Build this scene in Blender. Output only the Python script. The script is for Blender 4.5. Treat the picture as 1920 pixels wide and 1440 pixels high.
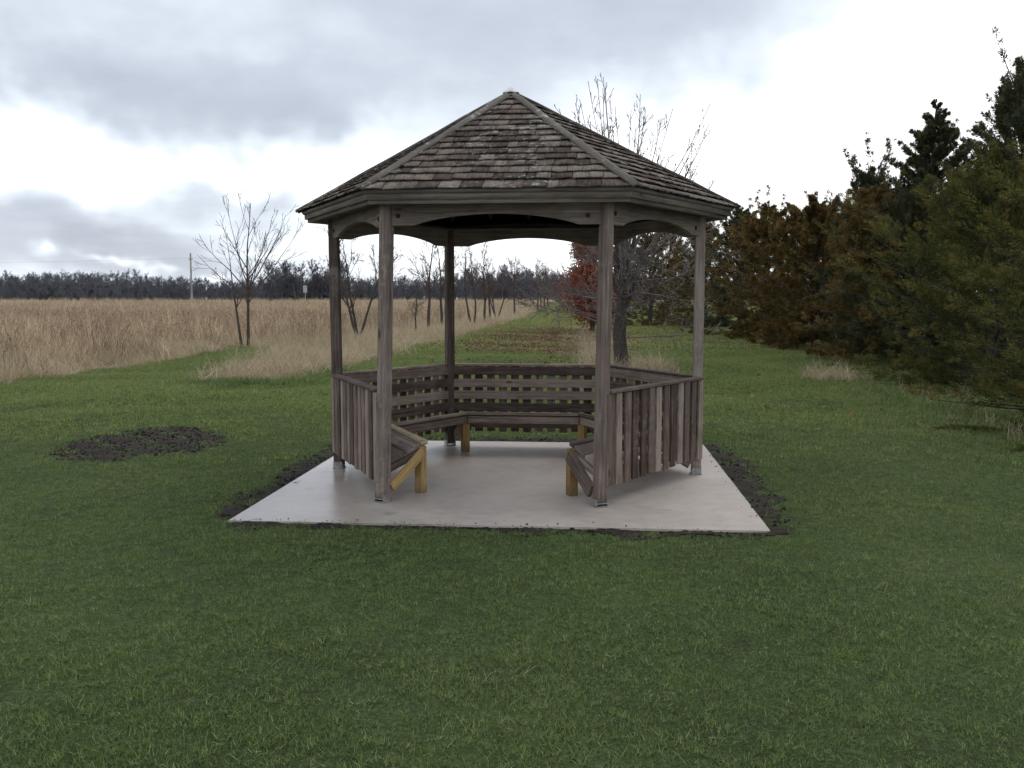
import bpy, bmesh, math, random
import numpy as np
from mathutils import Vector, Matrix

for o in list(bpy.data.objects):
    bpy.data.objects.remove(o)
scene = bpy.context.scene
COL = scene.collection
R_ = math.radians
random.seed(7)

# ------------------------------------------------------------------ camera
F_PX, HOR = 1776.2, 561.0
PITCH = math.atan((720 - HOR) / F_PX)
EYE = 1.6
cam_d = bpy.data.cameras.new('camera')
cam = bpy.data.objects.new('camera', cam_d)
COL.objects.link(cam)
cam.location = (0, 0, EYE)
cam.rotation_euler = (R_(90) - PITCH, 0, 0)
cam_d.sensor_width = 36.0
cam_d.lens = 36.0 * F_PX / 1920.0
cam_d.clip_start = 0.05
cam_d.clip_end = 4000
scene.camera = cam


def ray(px, py):
    u, v = (px - 960) / F_PX, -(py - 720) / F_PX
    c, s = math.cos(PITCH), math.sin(PITCH)
    return Vector((u, c + v * s, -s + v * c)).normalized()


def G(px, py, z=0.0):
    """ground point seen at a photo pixel"""
    d = ray(px, py)
    t = (z - EYE) / d.z
    return (d.x * t, d.y * t)


# ------------------------------------------------------------------ sky, sun, exposure
SUN_AZ, SUN_EL = R_(38), R_(48)
SUN_STRENGTH = 0.55
SKY_GAIN = 1.0
scene.view_settings.view_transform = 'Standard'
scene.view_settings.look = 'None'
scene.view_settings.exposure = 0.70
scene.view_settings.gamma = 1.0
scene.view_settings.use_curve_mapping = False
scene.cycles.use_denoising = True
scene.cycles.use_adaptive_sampling = False

world = bpy.data.worlds.new('World')
scene.world = world
world.use_nodes = True


class NB:
    """tiny node builder"""
    def __init__(self, tree):
        self.t = tree
        self.n = tree.nodes
        self.l = tree.links

    def new(self, kind, **kw):
        nd = self.n.new(kind)
        for k, v in kw.items():
            setattr(nd, k, v)
        return nd

    def put(self, sock, val):
        if isinstance(val, bpy.types.NodeSocket):
            self.l.new(val, sock)
        elif val is not None:
            sock.default_value = val

    def m(self, op, a, b=None, c=None, clamp=False):
        nd = self.new('ShaderNodeMath', operation=op, use_clamp=clamp)
        self.put(nd.inputs[0], a)
        if b is not None:
            self.put(nd.inputs[1], b)
        if c is not None:
            self.put(nd.inputs[2], c)
        return nd.outputs[0]

    def vm(self, op, a, b=None):
        nd = self.new('ShaderNodeVectorMath', operation=op)
        self.put(nd.inputs[0], a)
        if b is not None:
            self.put(nd.inputs[1], b)
        return nd.outputs[0]

    def noise(self, vec, scale, detail=4.0, rough=0.55, out='Fac', dist=0.0):
        nd = self.new('ShaderNodeTexNoise')
        if vec is not None:
            self.put(nd.inputs['Vector'], vec)
        nd.inputs['Scale'].default_value = scale
        nd.inputs['Detail'].default_value = detail
        nd.inputs['Roughness'].default_value = rough
        nd.inputs['Distortion'].default_value = dist
        return nd.outputs[out]

    def ramp(self, fac, stops, interp='LINEAR'):
        nd = self.new('ShaderNodeValToRGB')
        cr = nd.color_ramp
        cr.interpolation = interp
        while len(cr.elements) < len(stops):
            cr.elements.new(0.5)
        for e, (p, c) in zip(cr.elements, stops):
            e.position = p
            e.color = (*c, 1) if len(c) == 3 else c
        self.put(nd.inputs[0], fac)
        return nd.outputs[0]

    def mix(self, fac, a, b, blend='MIX'):
        nd = self.new('ShaderNodeMix', data_type='RGBA', blend_type=blend)
        nd.clamp_factor = True
        self.put(nd.inputs[0], fac)
        self.put(nd.inputs[6], (*a, 1) if isinstance(a, tuple) and len(a) == 3 else a)
        self.put(nd.inputs[7], (*b, 1) if isinstance(b, tuple) and len(b) == 3 else b)
        return nd.outputs[2]

    def mapr(self, v, a, b, c=0.0, d=1.0, smooth=True):
        nd = self.new('ShaderNodeMapRange')
        if smooth:
            nd.interpolation_type = 'SMOOTHSTEP'
        self.put(nd.inputs[0], v)
        for i, x in enumerate((a, b, c, d)):
            nd.inputs[i + 1].default_value = x
        return nd.outputs[0]

    def scale(self, vec, s):
        nd = self.new('ShaderNodeMapping')
        self.put(nd.inputs[0], vec)
        nd.inputs['Scale'].default_value = s
        return nd.outputs[0]


def build_world():
    b = NB(world.node_tree)
    b.n.clear()
    out = b.new('ShaderNodeOutputWorld')
    tc = b.new('ShaderNodeTexCoord')
    d = tc.outputs['Generated']
    sx = b.new('ShaderNodeSeparateXYZ')
    b.l.new(d, sx.inputs[0])
    x, y, z = sx.outputs
    # overcast cloud layer in direction space
    warp = b.noise(d, 5.0, 4, 0.6, 'Color')
    wsep = b.new('ShaderNodeSeparateColor')
    b.l.new(warp, wsep.inputs[0])
    az = b.m('ARCTAN2', x, y)
    el = b.m('ARCSINE', z)
    az = b.m('ADD', az, b.m('MULTIPLY', b.m('SUBTRACT', wsep.outputs[0], 0.5), 0.28))
    el = b.m('ADD', el, b.m('MULTIPLY', b.m('SUBTRACT', wsep.outputs[1], 0.5), 0.16))
    zz = b.m('MAXIMUM', b.m('ADD', z, 0.16), 0.05)
    cv = b.new('ShaderNodeCombineXYZ')
    b.l.new(b.m('DIVIDE', x, zz), cv.inputs[0])
    b.l.new(b.m('DIVIDE', y, zz), cv.inputs[1])
    n1 = b.noise(cv.outputs[0], 1.1, 6, 0.55)
    n2 = b.noise(cv.outputs[0], 3.7, 5, 0.55)
    # (photo px x, y, rx, ry, amount): grey banks negative, bright breaks positive
    blobs = [
        (300, 160, 420, 80, -0.30), (560, 215, 150, 55, -0.20), (270, 225, 110, 45, -0.22),
        (760, 90, 300, 110, -0.02), (1100, 110, 360, 110, -0.30), (1380, 70, 260, 75, -0.12),
        (900, 0, 1500, 75, -0.20), (60, 40, 260, 60, -0.10), (420, 10, 120, 45, 0.10),
        (60, 255, 180, 72, 0.62), (40, 125, 220, 48, -0.22), (330, 300, 330, 45, 0.34), (560, 330, 120, 60, 0.30),
        (380, 335, 95, 32, -0.42), (60, 385, 170, 55, -0.36), (220, 425, 130, 40, -0.30),
        (200, 480, 420, 36, -0.28), (80, 466, 34, 13, 0.55), (215, 480, 34, 9, 0.45), (335, 488, 34, 8, 0.55),
        (560, 445, 170, 60, 0.22), (960, 490, 260, 70, 0.35),
        (1520, 270, 400, 170, 0.55), (1750, 60, 330, 130, 0.25), (1900, 330, 380, 220, 0.30),
    ]
    S = None
    for px, py, rx, ry, a in blobs:
        v = ray(px, py)
        a0, e0 = math.atan2(v.x, v.y), math.asin(v.z)
        p = b.m('DIVIDE', b.m('SUBTRACT', az, a0), rx / F_PX)
        q = b.m('DIVIDE', b.m('SUBTRACT', el, e0), ry / F_PX)
        r2 = b.m('ADD', b.m('MULTIPLY', p, p), b.m('MULTIPLY', q, q))
        g = b.m('MULTIPLY', b.m('EXPONENT', b.m('MULTIPLY', r2, -1.0)), a)
        S = g if S is None else b.m('ADD', S, g)
    B = b.m('ADD', 0.56, S)
    B = b.m('ADD', B, b.m('MULTIPLY', b.m('SUBTRACT', n1, 0.5), 0.55))
    B = b.m('ADD', B, b.m('MULTIPLY', b.m('SUBTRACT', n2, 0.5), 0.26))
    col = b.ramp(B, [(0.0, (0.30, 0.33, 0.385)), (0.30, (0.41, 0.445, 0.505)), (0.55, (0.565, 0.615, 0.675)),
                     (0.78, (0.83, 0.86, 0.90)), (1.0, (1.05, 1.05, 1.06))])
    sky = b.new('ShaderNodeTexSky', sky_type='NISHITA')
    sky.sun_disc = False
    sky.sun_elevation = SUN_EL
    sky.sun_rotation = SUN_AZ
    bg1 = b.new('ShaderNodeBackground')
    b.l.new(sky.outputs[0], bg1.inputs[0])
    bg1.inputs[1].default_value = 0.08
    bg2 = b.new('ShaderNodeBackground')
    b.l.new(col, bg2.inputs[0])
    bg2.inputs[1].default_value = SKY_GAIN
    mx = b.new('ShaderNodeMixShader')
    mx.inputs[0].default_value = 0.94
    b.l.new(bg1.outputs[0], mx.inputs[1])
    b.l.new(bg2.outputs[0], mx.inputs[2])
    b.l.new(mx.outputs[0], out.inputs[0])


build_world()

sun_d = bpy.data.lights.new('sun', 'SUN')
sun_d.energy = SUN_STRENGTH
sun_d.angle = R_(25)
sun_d.color = (1.0, 0.96, 0.9)
sun = bpy.data.objects.new('sun', sun_d)
COL.objects.link(sun)
sv = Vector((math.sin(SUN_AZ) * math.cos(SUN_EL), math.cos(SUN_AZ) * math.cos(SUN_EL), math.sin(SUN_EL)))
sun.rotation_euler = sv.to_track_quat('Z', 'Y').to_euler()
sun.location = sv * 60


# ------------------------------------------------------------------ object helpers
def tag(o, label=None, cat=None, group=None, kind=None):
    if label:
        o['label'] = label
    if cat:
        o['category'] = cat
    if group:
        o['group'] = group
    if kind:
        o['kind'] = kind
    return o


def empty(name, loc=(0, 0, 0), rz=0.0):
    o = bpy.data.objects.new(name, None)
    COL.objects.link(o)
    o.location = loc
    o.rotation_euler = (0, 0, rz)
    o.empty_display_size = 0.2
    return o


def link(name, me, mat=None, parent=None, mw=None, smooth=None):
    o = bpy.data.objects.new(name, me)
    COL.objects.link(o)
    if parent is not None:
        o.parent = parent
    if mw is not None:
        o.matrix_basis = mw
    if mat is not None and not me.materials:
        me.materials.append(mat)
    return o


def np_mesh(name, V, faces, smooth=False):
    """faces: list of int arrays (n,3) / (n,4)"""
    me = bpy.data.meshes.new(name)
    V = np.asarray(V, np.float32).reshape(-1, 3)
    me.vertices.add(len(V))
    me.vertices.foreach_set('co', V.ravel())
    faces = [np.asarray(f, np.int32) for f in faces if len(f)]
    lv = np.concatenate([f.ravel() for f in faces])
    sizes = np.concatenate([np.full(len(f), f.shape[1], np.int32) for f in faces])
    me.loops.add(len(lv))
    me.loops.foreach_set('vertex_index', lv)
    me.polygons.add(len(sizes))
    st = np.zeros(len(sizes), np.int32)
    st[1:] = np.cumsum(sizes)[:-1]
    me.polygons.foreach_set('loop_start', st)
    if smooth:
        me.polygons.foreach_set('use_smooth', np.ones(len(sizes), bool))
    me.update(calc_edges=True)
    me.validate()
    return me


def bm_mesh(name, bm):
    bmesh.ops.recalc_face_normals(bm, faces=bm.faces)
    me = bpy.data.meshes.new(name)
    bm.to_mesh(me)
    bm.free()
    return me


_boxes = {}


def box_mesh(l, w, h, mat, bev=0.004):
    key = (round(l, 3), round(w, 3), round(h, 3), mat.name, bev)
    if key in _boxes:
        return _boxes[key]
    bm = bmesh.new()
    bmesh.ops.create_cube(bm, size=1.0, matrix=Matrix.Diagonal((l, w, h, 1)))
    if bev:
        bmesh.ops.bevel(bm, geom=list(bm.edges), offset=bev, segments=1, affect='EDGES')
    me = bm_mesh('board', bm)
    me.materials.append(mat)
    _boxes[key] = me
    return me


def frame(a, b, up=(0, 0, 1)):
    """matrix at the middle of a-b, X along it, Z close to up"""
    a, b, up = Vector(a), Vector(b), Vector(up)
    x = (b - a).normalized()
    y = up.cross(x).normalized()
    z = x.cross(y)
    m = Matrix((x, y, z)).transposed().to_4x4()
    m.translation = (a + b) / 2
    return m


def board(name, a, b, w, h, mat, parent, up=(0, 0, 1), bev=0.004, jit=0.0):
    a, b = Vector(a), Vector(b)
    m = frame(a, b, up)
    if jit:
        m = m @ Matrix.Translation((random.uniform(-jit, jit) * 1.5, random.uniform(-jit, jit) * 0.5, random.uniform(-jit, jit))) \
            @ Matrix.Rotation(random.uniform(-jit, jit) * 1.2, 4, 'Z') @ Matrix.Rotation(random.uniform(-jit, jit), 4, 'X')
    return link(name, box_mesh((b - a).length, w, h, mat, bev), None, parent, m)


def prism(pts2d, thick, mat, name='panel', bev=0.0):
    """polygon in local X/Z extruded along Y, centred"""
    bm = bmesh.new()
    f = bm.faces.new([bm.verts.new((x, -thick / 2, z)) for x, z in pts2d])
    r = bmesh.ops.extrude_face_region(bm, geom=[f])
    bmesh.ops.translate(bm, verts=[v for v in r['geom'] if isinstance(v, bmesh.types.BMVert)], vec=(0, thick, 0))
    if bev:
        bmesh.ops.bevel(bm, geom=list(bm.edges), offset=bev, segments=1, affect='EDGES')
    me = bm_mesh(name, bm)
    me.materials.append(mat)
    return me


# ------------------------------------------------------------------ materials
def new_mat(name):
    m = bpy.data.materials.new(name)
    m.use_nodes = True
    b = NB(m.node_tree)
    b.n.clear()
    out = b.new('ShaderNodeOutputMaterial')
    p = b.new('ShaderNodeBsdfPrincipled')
    b.l.new(p.outputs[0], out.inputs[0])
    return m, b, p, out


def bump(b, p, h, strength=0.4, dist=0.01):
    nd = b.new('ShaderNodeBump')
    nd.inputs['Strength'].default_value = strength
    nd.inputs['Distance'].default_value = dist
    b.put(nd.inputs['Height'], h)
    b.l.new(nd.outputs[0], p.inputs['Normal'])


def wood_mat(name, dark, mid, light, rough=0.85, lichen=0.0, knots=True, spread=0.35):
    m, b, p, out = new_mat(name)
    tc = b.new('ShaderNodeTexCoord')
    oi = b.new('ShaderNodeObjectInfo')
    off = b.vm('MULTIPLY', b.vm('ADD', oi.outputs['Location'], (0.37, 0.11, 0.83)), (7.3, 5.1, 9.7))
    rv = b.new('ShaderNodeCombineXYZ')
    b.l.new(b.m('MULTIPLY', oi.outputs['Random'], 40.0), rv.inputs[0])
    b.l.new(b.m('MULTIPLY', oi.outputs['Random'], 17.0), rv.inputs[1])
    base = b.vm('ADD', tc.outputs['Object'], rv.outputs[0])
    g = b.scale(base, (1.6, 34, 34))
    n1 = b.noise(g, 1.5, 6, 0.62, dist=0.5)
    n2 = b.noise(b.scale(base, (5, 120, 120)), 1.5, 3, 0.6)
    n3 = b.noise(base, 3.0, 4, 0.6)
    v = b.m('ADD', b.m('MULTIPLY', n1, 0.6), b.m('ADD', b.m('MULTIPLY', n2, 0.22), b.m('MULTIPLY', n3, 0.32)))
    v = b.m('ADD', v, b.m('MULTIPLY', b.m('SUBTRACT', oi.outputs['Random'], 0.5), spread))
    col = b.ramp(v, [(0.34, tuple(c * 0.75 for c in dark)), (0.56, mid), (0.76, tuple(c * 1.12 for c in light))])
    # dark checks along the grain
    ck = b.mapr(b.noise(b.scale(base, (2.2, 70, 70)), 1.0, 2, 0.5), 0.64, 0.72)
    col = b.mix(b.m('MULTIPLY', ck, 0.6), col, tuple(c * 0.35 for c in dark))
    if knots:
        vo = b.new('ShaderNodeTexVoronoi')
        b.l.new(b.scale(base, (2.6, 7.5, 7.5)), vo.inputs['Vector'])
        vo.inputs['Scale'].default_value = 1.0
        k = b.mapr(vo.outputs['Distance'], 0.05, 0.13, 1.0, 0.0)
        col = b.mix(b.m('MULTIPLY', k, 0.75), col, tuple(c * 0.4 for c in dark))
    if lichen:
        geo = b.new('ShaderNodeNewGeometry')
        ln = b.noise(geo.outputs['Position'], 17.0, 5, 0.7)
        ln2 = b.noise(geo.outputs['Position'], 2.3, 3, 0.5)
        sm = b.m('ADD', ln, b.m('MULTIPLY', b.m('SUBTRACT', ln2, 0.5), 0.55))
        col = b.mix(b.m('MULTIPLY', b.mapr(sm, 0.50, 0.62), 0.45 * lichen), col, (0.17, 0.165, 0.13))
        col = b.mix(b.m('MULTIPLY', b.mapr(sm, 0.615 - 0.02 * lichen, 0.66), lichen), col, (0.46, 0.44, 0.40))
    # splashed dirt where the piece stands near the slab
    ge = b.new('ShaderNodeNewGeometry')
    sz = b.new('ShaderNodeSeparateXYZ')
    b.l.new(ge.outputs['Position'], sz.inputs[0])
    dz = b.m('ADD', sz.outputs[2], b.m('MULTIPLY', b.m('SUBTRACT', b.noise(ge.outputs['Position'], 22, 3, 0.6), 0.5), 0.16))
    col = b.mix(b.m('MULTIPLY', b.mapr(dz, 0.02, 0.13, 1.0, 0.0), 0.55), col, (0.075, 0.058, 0.045))
    b.l.new(col, p.inputs['Base Color'])
    p.inputs['Roughness'].default_value = rough
    p.inputs['Specular IOR Level'].default_value = 0.25
    bump(b, p, v, 0.55, 0.004)
    return m


M = {}
M['post'] = wood_mat('weathered_post_wood', (0.080, 0.058, 0.048), (0.176, 0.133, 0.113), (0.300, 0.246, 0.213), lichen=0.2)
M['board'] = wood_mat('weathered_board_wood', (0.062, 0.040, 0.031), (0.148, 0.104, 0.083), (0.298, 0.232, 0.191), lichen=0.1)
M['slat'] = wood_mat('weathered_slat_wood', (0.082, 0.056, 0.046), (0.178, 0.128, 0.107), (0.305, 0.236, 0.199))
M['beam'] = wood_mat('weathered_beam_wood', (0.098, 0.078, 0.065), (0.195, 0.159, 0.134), (0.298, 0.249, 0.211), spread=0.15)
M['deck'] = wood_mat('roof_deck_wood', (0.066, 0.055, 0.053), (0.125, 0.108, 0.103), (0.198, 0.178, 0.165), spread=0.15)
M['seat'] = wood_mat('old_seat_wood', (0.076, 0.055, 0.047), (0.164, 0.123, 0.103), (0.301, 0.247, 0.208))
M['newwood'] = wood_mat('new_treated_wood', (0.20, 0.115, 0.045), (0.34, 0.215, 0.085), (0.44, 0.31, 0.145), spread=0.25)
M['tanplank'] = wood_mat('tan_plank_wood', (0.22, 0.15, 0.085), (0.36, 0.27, 0.17), (0.5, 0.41, 0.28), spread=0.1)
M['shingle'] = wood_mat('cedar_shingle', (0.052, 0.040, 0.032), (0.127, 0.095, 0.078), (0.235, 0.188, 0.153), lichen=0.7, knots=False, spread=0.34)
M['hip'] = wood_mat('hip_cap_wood', (0.046, 0.039, 0.031), (0.083, 0.072, 0.058), (0.130, 0.114, 0.094), lichen=0.6, knots=False)


def metal_mat():
    m, b, p, out = new_mat('galvanised_steel')
    tc = b.new('ShaderNodeTexCoord')
    n = b.noise(tc.outputs['Object'], 30, 4, 0.6)
    b.l.new(b.ramp(n, [(0.3, (0.20, 0.185, 0.17)), (0.7, (0.40, 0.385, 0.365))]), p.inputs['Base Color'])
    p.inputs['Metallic'].default_value = 0.6
    p.inputs['Roughness'].default_value = 0.55
    return m


M['metal'] = metal_mat()


def flat_mat(name, c1, c2, scale=8.0, rough=0.9):
    m, b, p, out = new_mat(name)
    geo = b.new('ShaderNodeNewGeometry')
    n = b.noise(geo.outputs['Position'], scale, 4, 0.6)
    b.l.new(b.ramp(n, [(0.3, c1), (0.7, c2)]), p.inputs['Base Color'])
    p.inputs['Roughness'].default_value = rough
    p.inputs['Specular IOR Level'].default_value = 0.2
    return m


M['dark'] = flat_mat('dark_knot_wood', (0.02, 0.016, 0.014), (0.04, 0.03, 0.026))


def concrete_mat():
    m, b, p, out = new_mat('damp_concrete')
    tc = b.new('ShaderNodeTexCoord')
    P = tc.outputs['Object']
    big = b.noise(P, 0.9, 5, 0.6, dist=0.4)
    fine = b.noise(P, 60, 4, 0.7)
    mid = b.noise(P, 7, 5, 0.6)
    sx = b.new('ShaderNodeSeparateXYZ')
    b.l.new(P, sx.inputs[0])
    v = b.m('ADD', b.m('MULTIPLY', big, 0.55), b.m('ADD', b.m('MULTIPLY', mid, 0.3), b.m('MULTIPLY', fine, 0.15)))
    col = b.ramp(v, [(0.32, (0.265, 0.222, 0.190)), (0.50, (0.385, 0.328, 0.286)), (0.70, (0.475, 0.415, 0.368))])
    # damp film: stays on the left and under the roof edge of the slab
    wet = b.m('ADD', b.m('MULTIPLY', b.m('SUBTRACT', -0.35, sx.outputs[0]), 0.5), b.m('MULTIPLY', b.m('SUBTRACT', b.noise(P, 1.1, 1.5, 0.4), 0.45), 1.1))
    wet = b.mapr(wet, -0.25, 0.95)
    col = b.mix(b.m('MULTIPLY', wet, 0.4), col, (0.24, 0.215, 0.20))
    # small stains
    vo = b.new('ShaderNodeTexVoronoi')
    vo.inputs['Scale'].default_value = 1.35
    b.l.new(b.vm('ADD', P, b.vm('MULTIPLY', b.noise(P, 5, 3, 0.6, 'Color'), (0.18, 0.18, 0.0))), vo.inputs['Vector'])
    st = b.m('MULTIPLY', b.mapr(vo.outputs['Distance'], 0.055, 0.095, 1.0, 0.0), 0.45)
    col = b.mix(st, col, (0.16, 0.145, 0.135))
    sp = b.mapr(b.noise(P, 26, 2, 0.5), 0.71, 0.75)
    col = b.mix(b.m('MULTIPLY', sp, 0.5), col, (0.12, 0.10, 0.08))
    b.l.new(col, p.inputs['Base Color'])
    b.l.new(b.mapr(wet, 0, 1, 0.62, 0.14, False), p.inputs['Roughness'])
    bump(b, p, b.m('ADD', fine, b.m('MULTIPLY', mid, 0.6)), 0.16, 0.004)
    return m


M['concrete'] = concrete_mat()


def soil_mat():
    m, b, p, out = new_mat('dark_bare_soil')
    geo = b.new('ShaderNodeNewGeometry')
    P = geo.outputs['Position']
    n = b.noise(P, 14, 6, 0.7)
    n2 = b.noise(P, 2.2, 4, 0.6)
    v = b.m('ADD', b.m('MULTIPLY', n, 0.7), b.m('MULTIPLY', n2, 0.3))
    b.l.new(b.ramp(v, [(0.35, (0.013, 0.0095, 0.0075)), (0.55, (0.030, 0.0215, 0.0165)), (0.75, (0.066, 0.048, 0.036))]), p.inputs['Base Color'])
    p.inputs['Roughness'].default_value = 0.9
    p.inputs['Specular IOR Level'].default_value = 0.2
    bump(b, p, n, 0.9, 0.03)
    return m


M['soil'] = soil_mat()


def leafy_mat(name, stops, nscale=0.8, fine=14.0, trans=0.3, rough=0.6, spread=0.25, spec=0.25, big=0.65, tint=0.0):
    """thin plant matter: colour by place, some light through"""
    m, b, p, out = new_mat(name)
    geo = b.new('ShaderNodeNewGeometry')
    P = geo.outputs['Position']
    oi = b.new('ShaderNodeObjectInfo')
    v = b.m('ADD', b.m('MULTIPLY', b.noise(P, nscale, 5, 0.6), big), b.m('MULTIPLY', b.noise(P, fine, 3, 0.6), 1 - big))
    if tint:
        at = b.new('ShaderNodeAttribute', attribute_name='tint')
        v = b.m('ADD', v, b.m('MULTIPLY', b.m('SUBTRACT', at.outputs['Fac'], 0.5), tint))
    v = b.m('ADD', v, b.m('MULTIPLY', b.m('SUBTRACT', geo.outputs['Random Per Island'], 0.5), spread))
    col = b.ramp(v, stops)
    b.l.new(col, p.inputs['Base Color'])
    p.inputs['Roughness'].default_value = rough
    p.inputs['Specular IOR Level'].default_value = spec
    if trans:
        t = b.new('ShaderNodeBsdfTranslucent')
        b.l.new(col, t.inputs[0])
        mx = b.new('ShaderNodeMixShader')
        mx.inputs[0].default_value = trans
        b.l.new(p.outputs[0], mx.inputs[1])
        b.l.new(t.outputs[0], mx.inputs[2])
        b.l.new(mx.outputs[0], out.inputs[0])
    return m


LAWN = [(0.20, (0.048, 0.079, 0.023)), (0.38, (0.102, 0.161, 0.042)), (0.52, (0.158, 0.227, 0.058)), (0.68, (0.221, 0.275, 0.080)), (0.94, (0.324, 0.330, 0.170))]
M['blade'] = leafy_mat('lawn_blade', LAWN, 0.45, 22, 0.28, 0.45, 0.55, 0.4, 0.40)
M['blade_mid'] = leafy_mat('lawn_blade_grazing_lift', [(p, tuple(v * k for v, k in zip(c, (1.34, 1.20, 1.38)))) for p, c in LAWN], 0.35, 8, 0.3, 0.55, 0.5, 0.25, 0.45)  # lawn green lifted paler: grazing-view brightness put into the blade colour
M['straw'] = leafy_mat('dry_meadow_stalk', [(0.32, (0.208, 0.141, 0.095)), (0.44, (0.408, 0.294, 0.197)), (0.55, (0.626, 0.475, 0.318)), (0.70, (0.904, 0.745, 0.494))], 0.45, 2.5, 0.25, 0.8, 0.5)
M['blond'] = leafy_mat('dry_blond_grass', [(0.25, (0.275, 0.206, 0.127)), (0.45, (0.435, 0.348, 0.225)), (0.65, (0.572, 0.484, 0.329)), (0.85, (0.686, 0.614, 0.444))], 0.4, 3, 0.3, 0.8, 0.35)
M['forb'] = leafy_mat('dead_forb_stem', [(0.3, (0.101, 0.070, 0.054)), (0.5, (0.176, 0.124, 0.095)), (0.7, (0.284, 0.209, 0.155))], 0.6, 3, 0.1, 0.85, 0.4)
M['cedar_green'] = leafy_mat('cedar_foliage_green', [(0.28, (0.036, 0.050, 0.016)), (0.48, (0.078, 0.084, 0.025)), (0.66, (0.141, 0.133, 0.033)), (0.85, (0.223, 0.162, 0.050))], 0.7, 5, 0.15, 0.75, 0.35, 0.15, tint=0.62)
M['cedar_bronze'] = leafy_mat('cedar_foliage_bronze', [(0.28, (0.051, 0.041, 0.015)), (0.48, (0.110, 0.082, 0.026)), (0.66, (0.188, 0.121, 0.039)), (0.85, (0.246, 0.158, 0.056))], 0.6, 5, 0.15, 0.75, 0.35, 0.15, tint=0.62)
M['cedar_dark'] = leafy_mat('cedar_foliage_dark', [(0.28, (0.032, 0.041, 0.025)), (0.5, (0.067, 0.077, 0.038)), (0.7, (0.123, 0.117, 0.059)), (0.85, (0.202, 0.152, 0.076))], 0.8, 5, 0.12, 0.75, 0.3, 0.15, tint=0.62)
M['oakleaf'] = leafy_mat('dead_oak_leaf', [(0.28, (0.155, 0.048, 0.030)), (0.5, (0.276, 0.086, 0.050)), (0.7, (0.384, 0.143, 0.077)), (0.88, (0.550, 0.283, 0.155))], 0.8, 6, 0.3, 0.7, 0.4)
M['deadleaf'] = leafy_mat('fallen_leaf', [(0.28, (0.09, 0.05, 0.03)), (0.5, (0.17, 0.10, 0.055)), (0.75, (0.28, 0.18, 0.10))], 0.6, 6, 0.15, 0.7, 0.4)
M['bark'] = flat_mat('grey_brown_bark', (0.044, 0.037, 0.034), (0.104, 0.090, 0.082), 18)
M['twig'] = flat_mat('grey_twig_bark', (0.115, 0.095, 0.086), (0.230, 0.196, 0.182), 3)
M['redtwig'] = flat_mat('reddish_twig_bark', (0.075, 0.052, 0.047), (0.14, 0.105, 0.098), 3)
M['woodbark_haze'] = flat_mat('far_wood_bark_haze', (0.130, 0.132, 0.148), (0.175, 0.172, 0.188), 0.05)  # bark lifted to bluish grey: distance haze put into the colour


def bark_bump(m):
    b = NB(m.node_tree)
    p = [n for n in b.n if n.type == 'BSDF_PRINCIPLED'][0]
    geo = b.new('ShaderNodeNewGeometry')
    bump(b, p, b.noise(b.scale(geo.outputs['Position'], (40, 40, 9)), 1.0, 4, 0.65), 0.8, 0.02)


bark_bump(M['bark'])


def lawn_ground_mat():
    m, b, p, out = new_mat('mown_lawn_turf')
    geo = b.new('ShaderNodeNewGeometry')
    P = geo.outputs['Position']
    v = b.m('ADD', b.m('MULTIPLY', b.noise(P, 0.55, 5, 0.6), 0.35), b.m('MULTIPLY', b.noise(P, 45, 4, 0.75), 0.65))
    col = b.ramp(v, [(0.34, (0.014, 0.018, 0.009)), (0.40, (0.022, 0.030, 0.012)), (0.50, (0.040, 0.058, 0.020)), (0.58, (0.066, 0.09, 0.030)), (0.68, (0.11, 0.12, 0.045))])
    sy = b.new('ShaderNodeSeparateXYZ')
    b.l.new(P, sy.inputs[0])
    # thatch shows in the worn lane along the tree row
    th = b.m('MULTIPLY', b.mapr(sy.outputs[1], 24, 40), b.mapr(b.noise(P, 0.22, 4, 0.6), 0.42, 0.62))
    col = b.mix(b.m('MULTIPLY', th, 0.7), col, (0.20, 0.165, 0.09))
    b.l.new(col, p.inputs['Base Color'])
    p.inputs['Roughness'].default_value = 0.9
    p.inputs['Specular IOR Level'].default_value = 0.1
    bump(b, p, b.noise(P, 22, 4, 0.7), 0.8, 0.03)
    return m


M['lawn'] = lawn_ground_mat()


def field_mat():
    m, b, p, out = new_mat('dry_field_floor')
    geo = b.new('ShaderNodeNewGeometry')
    P = geo.outputs['Position']
    v = b.m('ADD', b.m('MULTIPLY', b.noise(P, 0.09, 5, 0.6), 0.55), b.m('MULTIPLY', b.noise(P, 2.5, 5, 0.7), 0.45))
    col = b.ramp(v, [(0.3, (0.115, 0.078, 0.050)), (0.5, (0.20, 0.145, 0.092)), (0.7, (0.30, 0.225, 0.145))])
    b.l.new(col, p.inputs['Base Color'])
    p.inputs['Roughness'].default_value = 0.95
    p.inputs['Specular IOR Level'].default_value = 0.1
    bump(b, p, b.noise(P, 6, 4, 0.7), 0.8, 0.06)
    return m


M['field'] = field_mat()
M['road'] = flat_mat('pale_road_verge', (0.40, 0.345, 0.285), (0.56, 0.50, 0.43), 0.6)

# ------------------------------------------------------------------ terrain
GC = (0.014, 8.772)          # gazebo centre
GA = -0.0993                 # gazebo turn
SA = -0.0819                 # slab turn


def sstep(a, b, x):
    t = np.clip((x - a) / (b - a), 0, 1)
    return t * t * (3 - 2 * t)


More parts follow.
